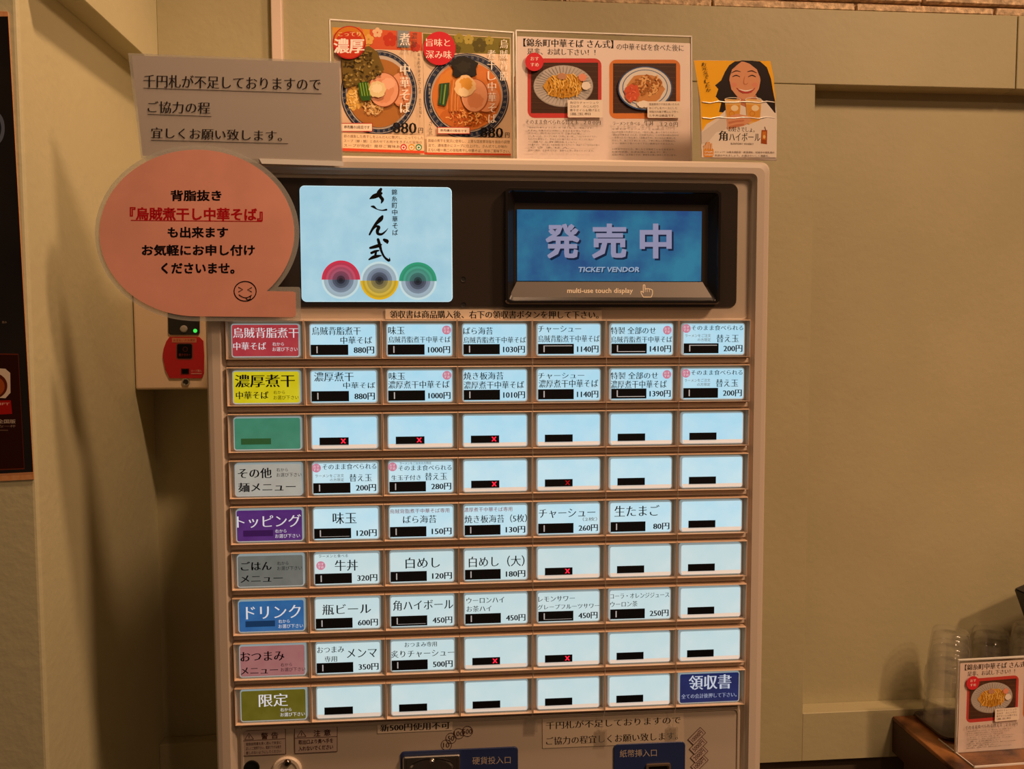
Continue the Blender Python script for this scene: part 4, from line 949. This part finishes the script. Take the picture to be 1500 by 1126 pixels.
# ------------------------------------------------------------------ counter, tray, glasses, table menu
kc = X(1307, 1048, D - T); cz = kc.z; XC = kc.x
m = MB(); m.box(XC, 2.4, -1.6, D - T - .0006, cz - .007, cz, M_wood, .0015, 2); root = empty('wooden_counter', (1.5, -.6, 0), 'brown varnished wooden counter beside the vending machine holding the glasses', 'counter')
m.build('counter_top', root)
m = MB(); m.box(XC + .0005, 2.4, -1.6, D - T - .0008, cz - .055, cz - .007, mat('side_shade_brown', (.05, .022, .012), .5)); m.build('shaded_side', root)  # side of the counter, coloured near black to stand in for its shade
m = MB(); m.box(XC + .02, 2.4, -1.55, D - T - .001, 0, cz - .055, M_dark); m.build('cabinet', root)
cpz = Pl((0, 0, cz), (0, 0, 1))
q0 = cpz(1335.5, 1047); q1 = cpz(1381.5, 1088)
tx0 = min(q0.x, q1.x); ty1 = min(q0.y, D - T - .002); ty0 = q1.y
tx0 = (q0.x + q1.x) / 2
root = empty('serving_tray', (tx0 + .17, (ty0 + ty1) / 2, cz), 'thin dark tray on the counter carrying upturned glasses', 'tray')
m = MB(); TW = .36
def hr(x0, y0, x1, y1, r, z, n=4):
    return [(p[0], p[2], z) for p in rr(x0, y0, x1, y1, r, 0, n)]
m.loft([hr(tx0 + .004, ty0 + .004, tx0 + TW - .004, ty1 - .004, .01, cz), hr(tx0, ty0, tx0 + TW, ty1, .012, cz + .004), hr(tx0, ty0, tx0 + TW, ty1, .012, cz + .007), hr(tx0 + .003, ty0 + .003, tx0 + TW - .003, ty1 - .003, .01, cz + .007), hr(tx0 + .006, ty0 + .006, tx0 + TW - .006, ty1 - .006, .009, cz + .003)], mat('dark_tray_lacquer', (.055, .035, .028), .3), cap0=True)
m.build('tray_board', root)
# upturned tumbler, origin at the rim
def lathe(prof, m_, n=40):
    mb = MB(); mb.loft([[(r_ * math.cos(2 * PI * i / n), r_ * math.sin(2 * PI * i / n), z_) for i in range(n)] for r_, z_ in prof], m_, cap1=False, smooth=True); return mb
GH = .080
prof = [(.0315, .0), (.0335, .0004), (.0340, .0016), (.0334, .003), (.0322, .018), (.0304, .019), (.0285, .045), (.0245, GH - .004), (.0232, GH - .0008), (.020, GH), (.012, GH - .001), (.002, GH - .0012),
        (.002, GH - .006), (.018, GH - .006), (.0225, GH - .0085), (.0268, .044), (.0288, .019), (.0306, .017), (.0318, .003), (.0315, 0)]
gl = lathe(prof, M_glass).build('drinking_glass', None, origin=(0, 0, 0)); GM = gl.data
bpy.data.objects.remove(gl)
def at_tray(px, py, y=None): return hit(px, py, (0, 0, cz + .003), Vector((0, 0, 1)))
s1 = at_tray(1391, 1050); s1.y = min(s1.y, D - T - .045)
words_ = ['lowest', 'second from the bottom', 'third from the bottom', 'topmost']
def gstack(px_top, py_top, yy, n, who):
    c = X(px_top, py_top, yy); zb = cz + .0035
    for k in range(n):
        lab = 'upturned clear glass, %s of %s' % (['lowest', 'second from below', 'third from below', 'top one'][k + (4 - n) if (n < 4 and k == n - 1) else k], who)
        tag(place('drinking_glass', GM, (c.x, yy, zb + k * .0205)), lab, 'glass', 'upturned glasses stacked on the tray')
yc = (ty0 + ty1) / 2 + .01
gstack(1393, 930, yc - .005, 4, 'the tall stack at the tray corner')
c = X(1452, 940, yc + .035)
gstack(1451, 940, yc + .04, 3, 'the shorter stack behind the table menu')
gstack(1512, 920, yc - .0, 4, 'the stack cut by the frame edge')
# table menu stand
qa = hit(1399.5, 1103.5, (0, 0, cz), Vector((0, 0, 1))); qb = hit(1500, 1096.5, (0, 0, cz), Vector((0, 0, 1)))
pl4 = vplane(qa, qb)
TL4 = pl4(1402.9, 966.3); ux = (qb - qa).normalized(); H4 = TL4.z - cz; W4 = H4 * 1.42
TR4 = TL4 + ux * W4; BL4 = qa; BR4 = qa + ux * W4
root = empty('menu_stand', (BL4 + BR4) / 2, 'small clear table stand with a white menu, on the counter before the glasses', 'menu stand')
n = pl4.n
def slab(name, pts, d, m_, par):
    m = MB(); a = [Vector(p) for p in pts]; b = [p + d for p in a]
    m.add(a + b, [[0, 3, 2, 1], [4, 5, 6, 7], [0, 1, 5, 4], [1, 2, 6, 5], [2, 3, 7, 6], [3, 0, 4, 7]], m_); return m.build(name, par)
slab('clear_plate', [TL4 + n * .0015, TR4 + n * .0015, BR4 + n * .0015, BL4 + n * .0015], -n * .001, M_acr, root)
slab('clear_plate', [TL4 - n * .0015, TR4 - n * .0015, BR4 - n * .0015, BL4 - n * .0015], -n * .001, M_acr, root)
slab('polished_edge', [TL4 + n * .0015, TR4 + n * .0015, TR4 + n * .0015 - Vector((0, 0, .0012)), TL4 + n * .0015 - Vector((0, 0, .0012))], -n * .004, M_edge, root)
slab('polished_edge', [TL4 + n * .0015, TL4 + n * .0015 + ux * .001, BL4 + n * .0015 + ux * .001, BL4 + n * .0015], -n * .004, M_edge, root)
Zu = Vector((0, 0, .002))
slab('foot_plate', [BL4 + n * .036, BR4 + n * .036, BR4 - n * .036, BL4 - n * .036], Zu, M_acr, root)
slab('polished_edge', [BL4 + n * .036, BR4 + n * .036, BR4 + n * .0345, BL4 + n * .0345], Zu * 1.1, M_edge, root)
slab('polished_edge', [BL4 + n * .036, BL4 - n * .036, BL4 - n * .036 + ux * .0012, BL4 + n * .036 + ux * .0012], Zu * 1.1, M_edge, root)
up = Vector((0, 0, 1))
def m4(x, y, o=0):
    u = (x - 62) / (998 - 62); v = (y - 85) / (735 - 85)
    return BL4 + ux * (.003 + u * (W4 - .006)) + up * (H4 - .006) * (1 - v) + up * .001 + n * o
pg = slab('menu_page', [m4(62, 85), m4(998, 85), m4(998, 735), m4(62, 735)], -n * .0003, MC['menu_paper_white'], root)
P = Print(lambda x, y, o=0: m4(x, y - (x - 62) * .02, o), base=.00006, step=.00001); menu_two(P); P.build('page_print', pg)
# black leaning holder cut by the frame edge
a = X(1493, 872, .20) + Vector((.014, 0, 0))
m = MB(); t3 = Matrix.Rotation(math.radians(-22), 3, 'Y')
bm = bmesh.new(); bmesh.ops.create_cube(bm, size=1)
for v in bm.verts: v.co = Vector((v.co.x * .10 + .05, (v.co.y + .5) * .03 + .0, v.co.z * .19 - .095))
bmesh.ops.bevel(bm, geom=bm.edges[:], offset=.002, segments=2, affect='EDGES')
bm.verts.index_update()
bx = MB(); bx.add([tuple(a + t3 @ v.co) for v in bm.verts], [[v.index for v in f.verts] for f in bm.faces], mat('matt_black_plastic', (.012, .011, .012), .4)); bm.free()
tag(bx.build('tilted_holder'), 'black tilted holder at the frame edge, its corner above the glasses', 'holder')
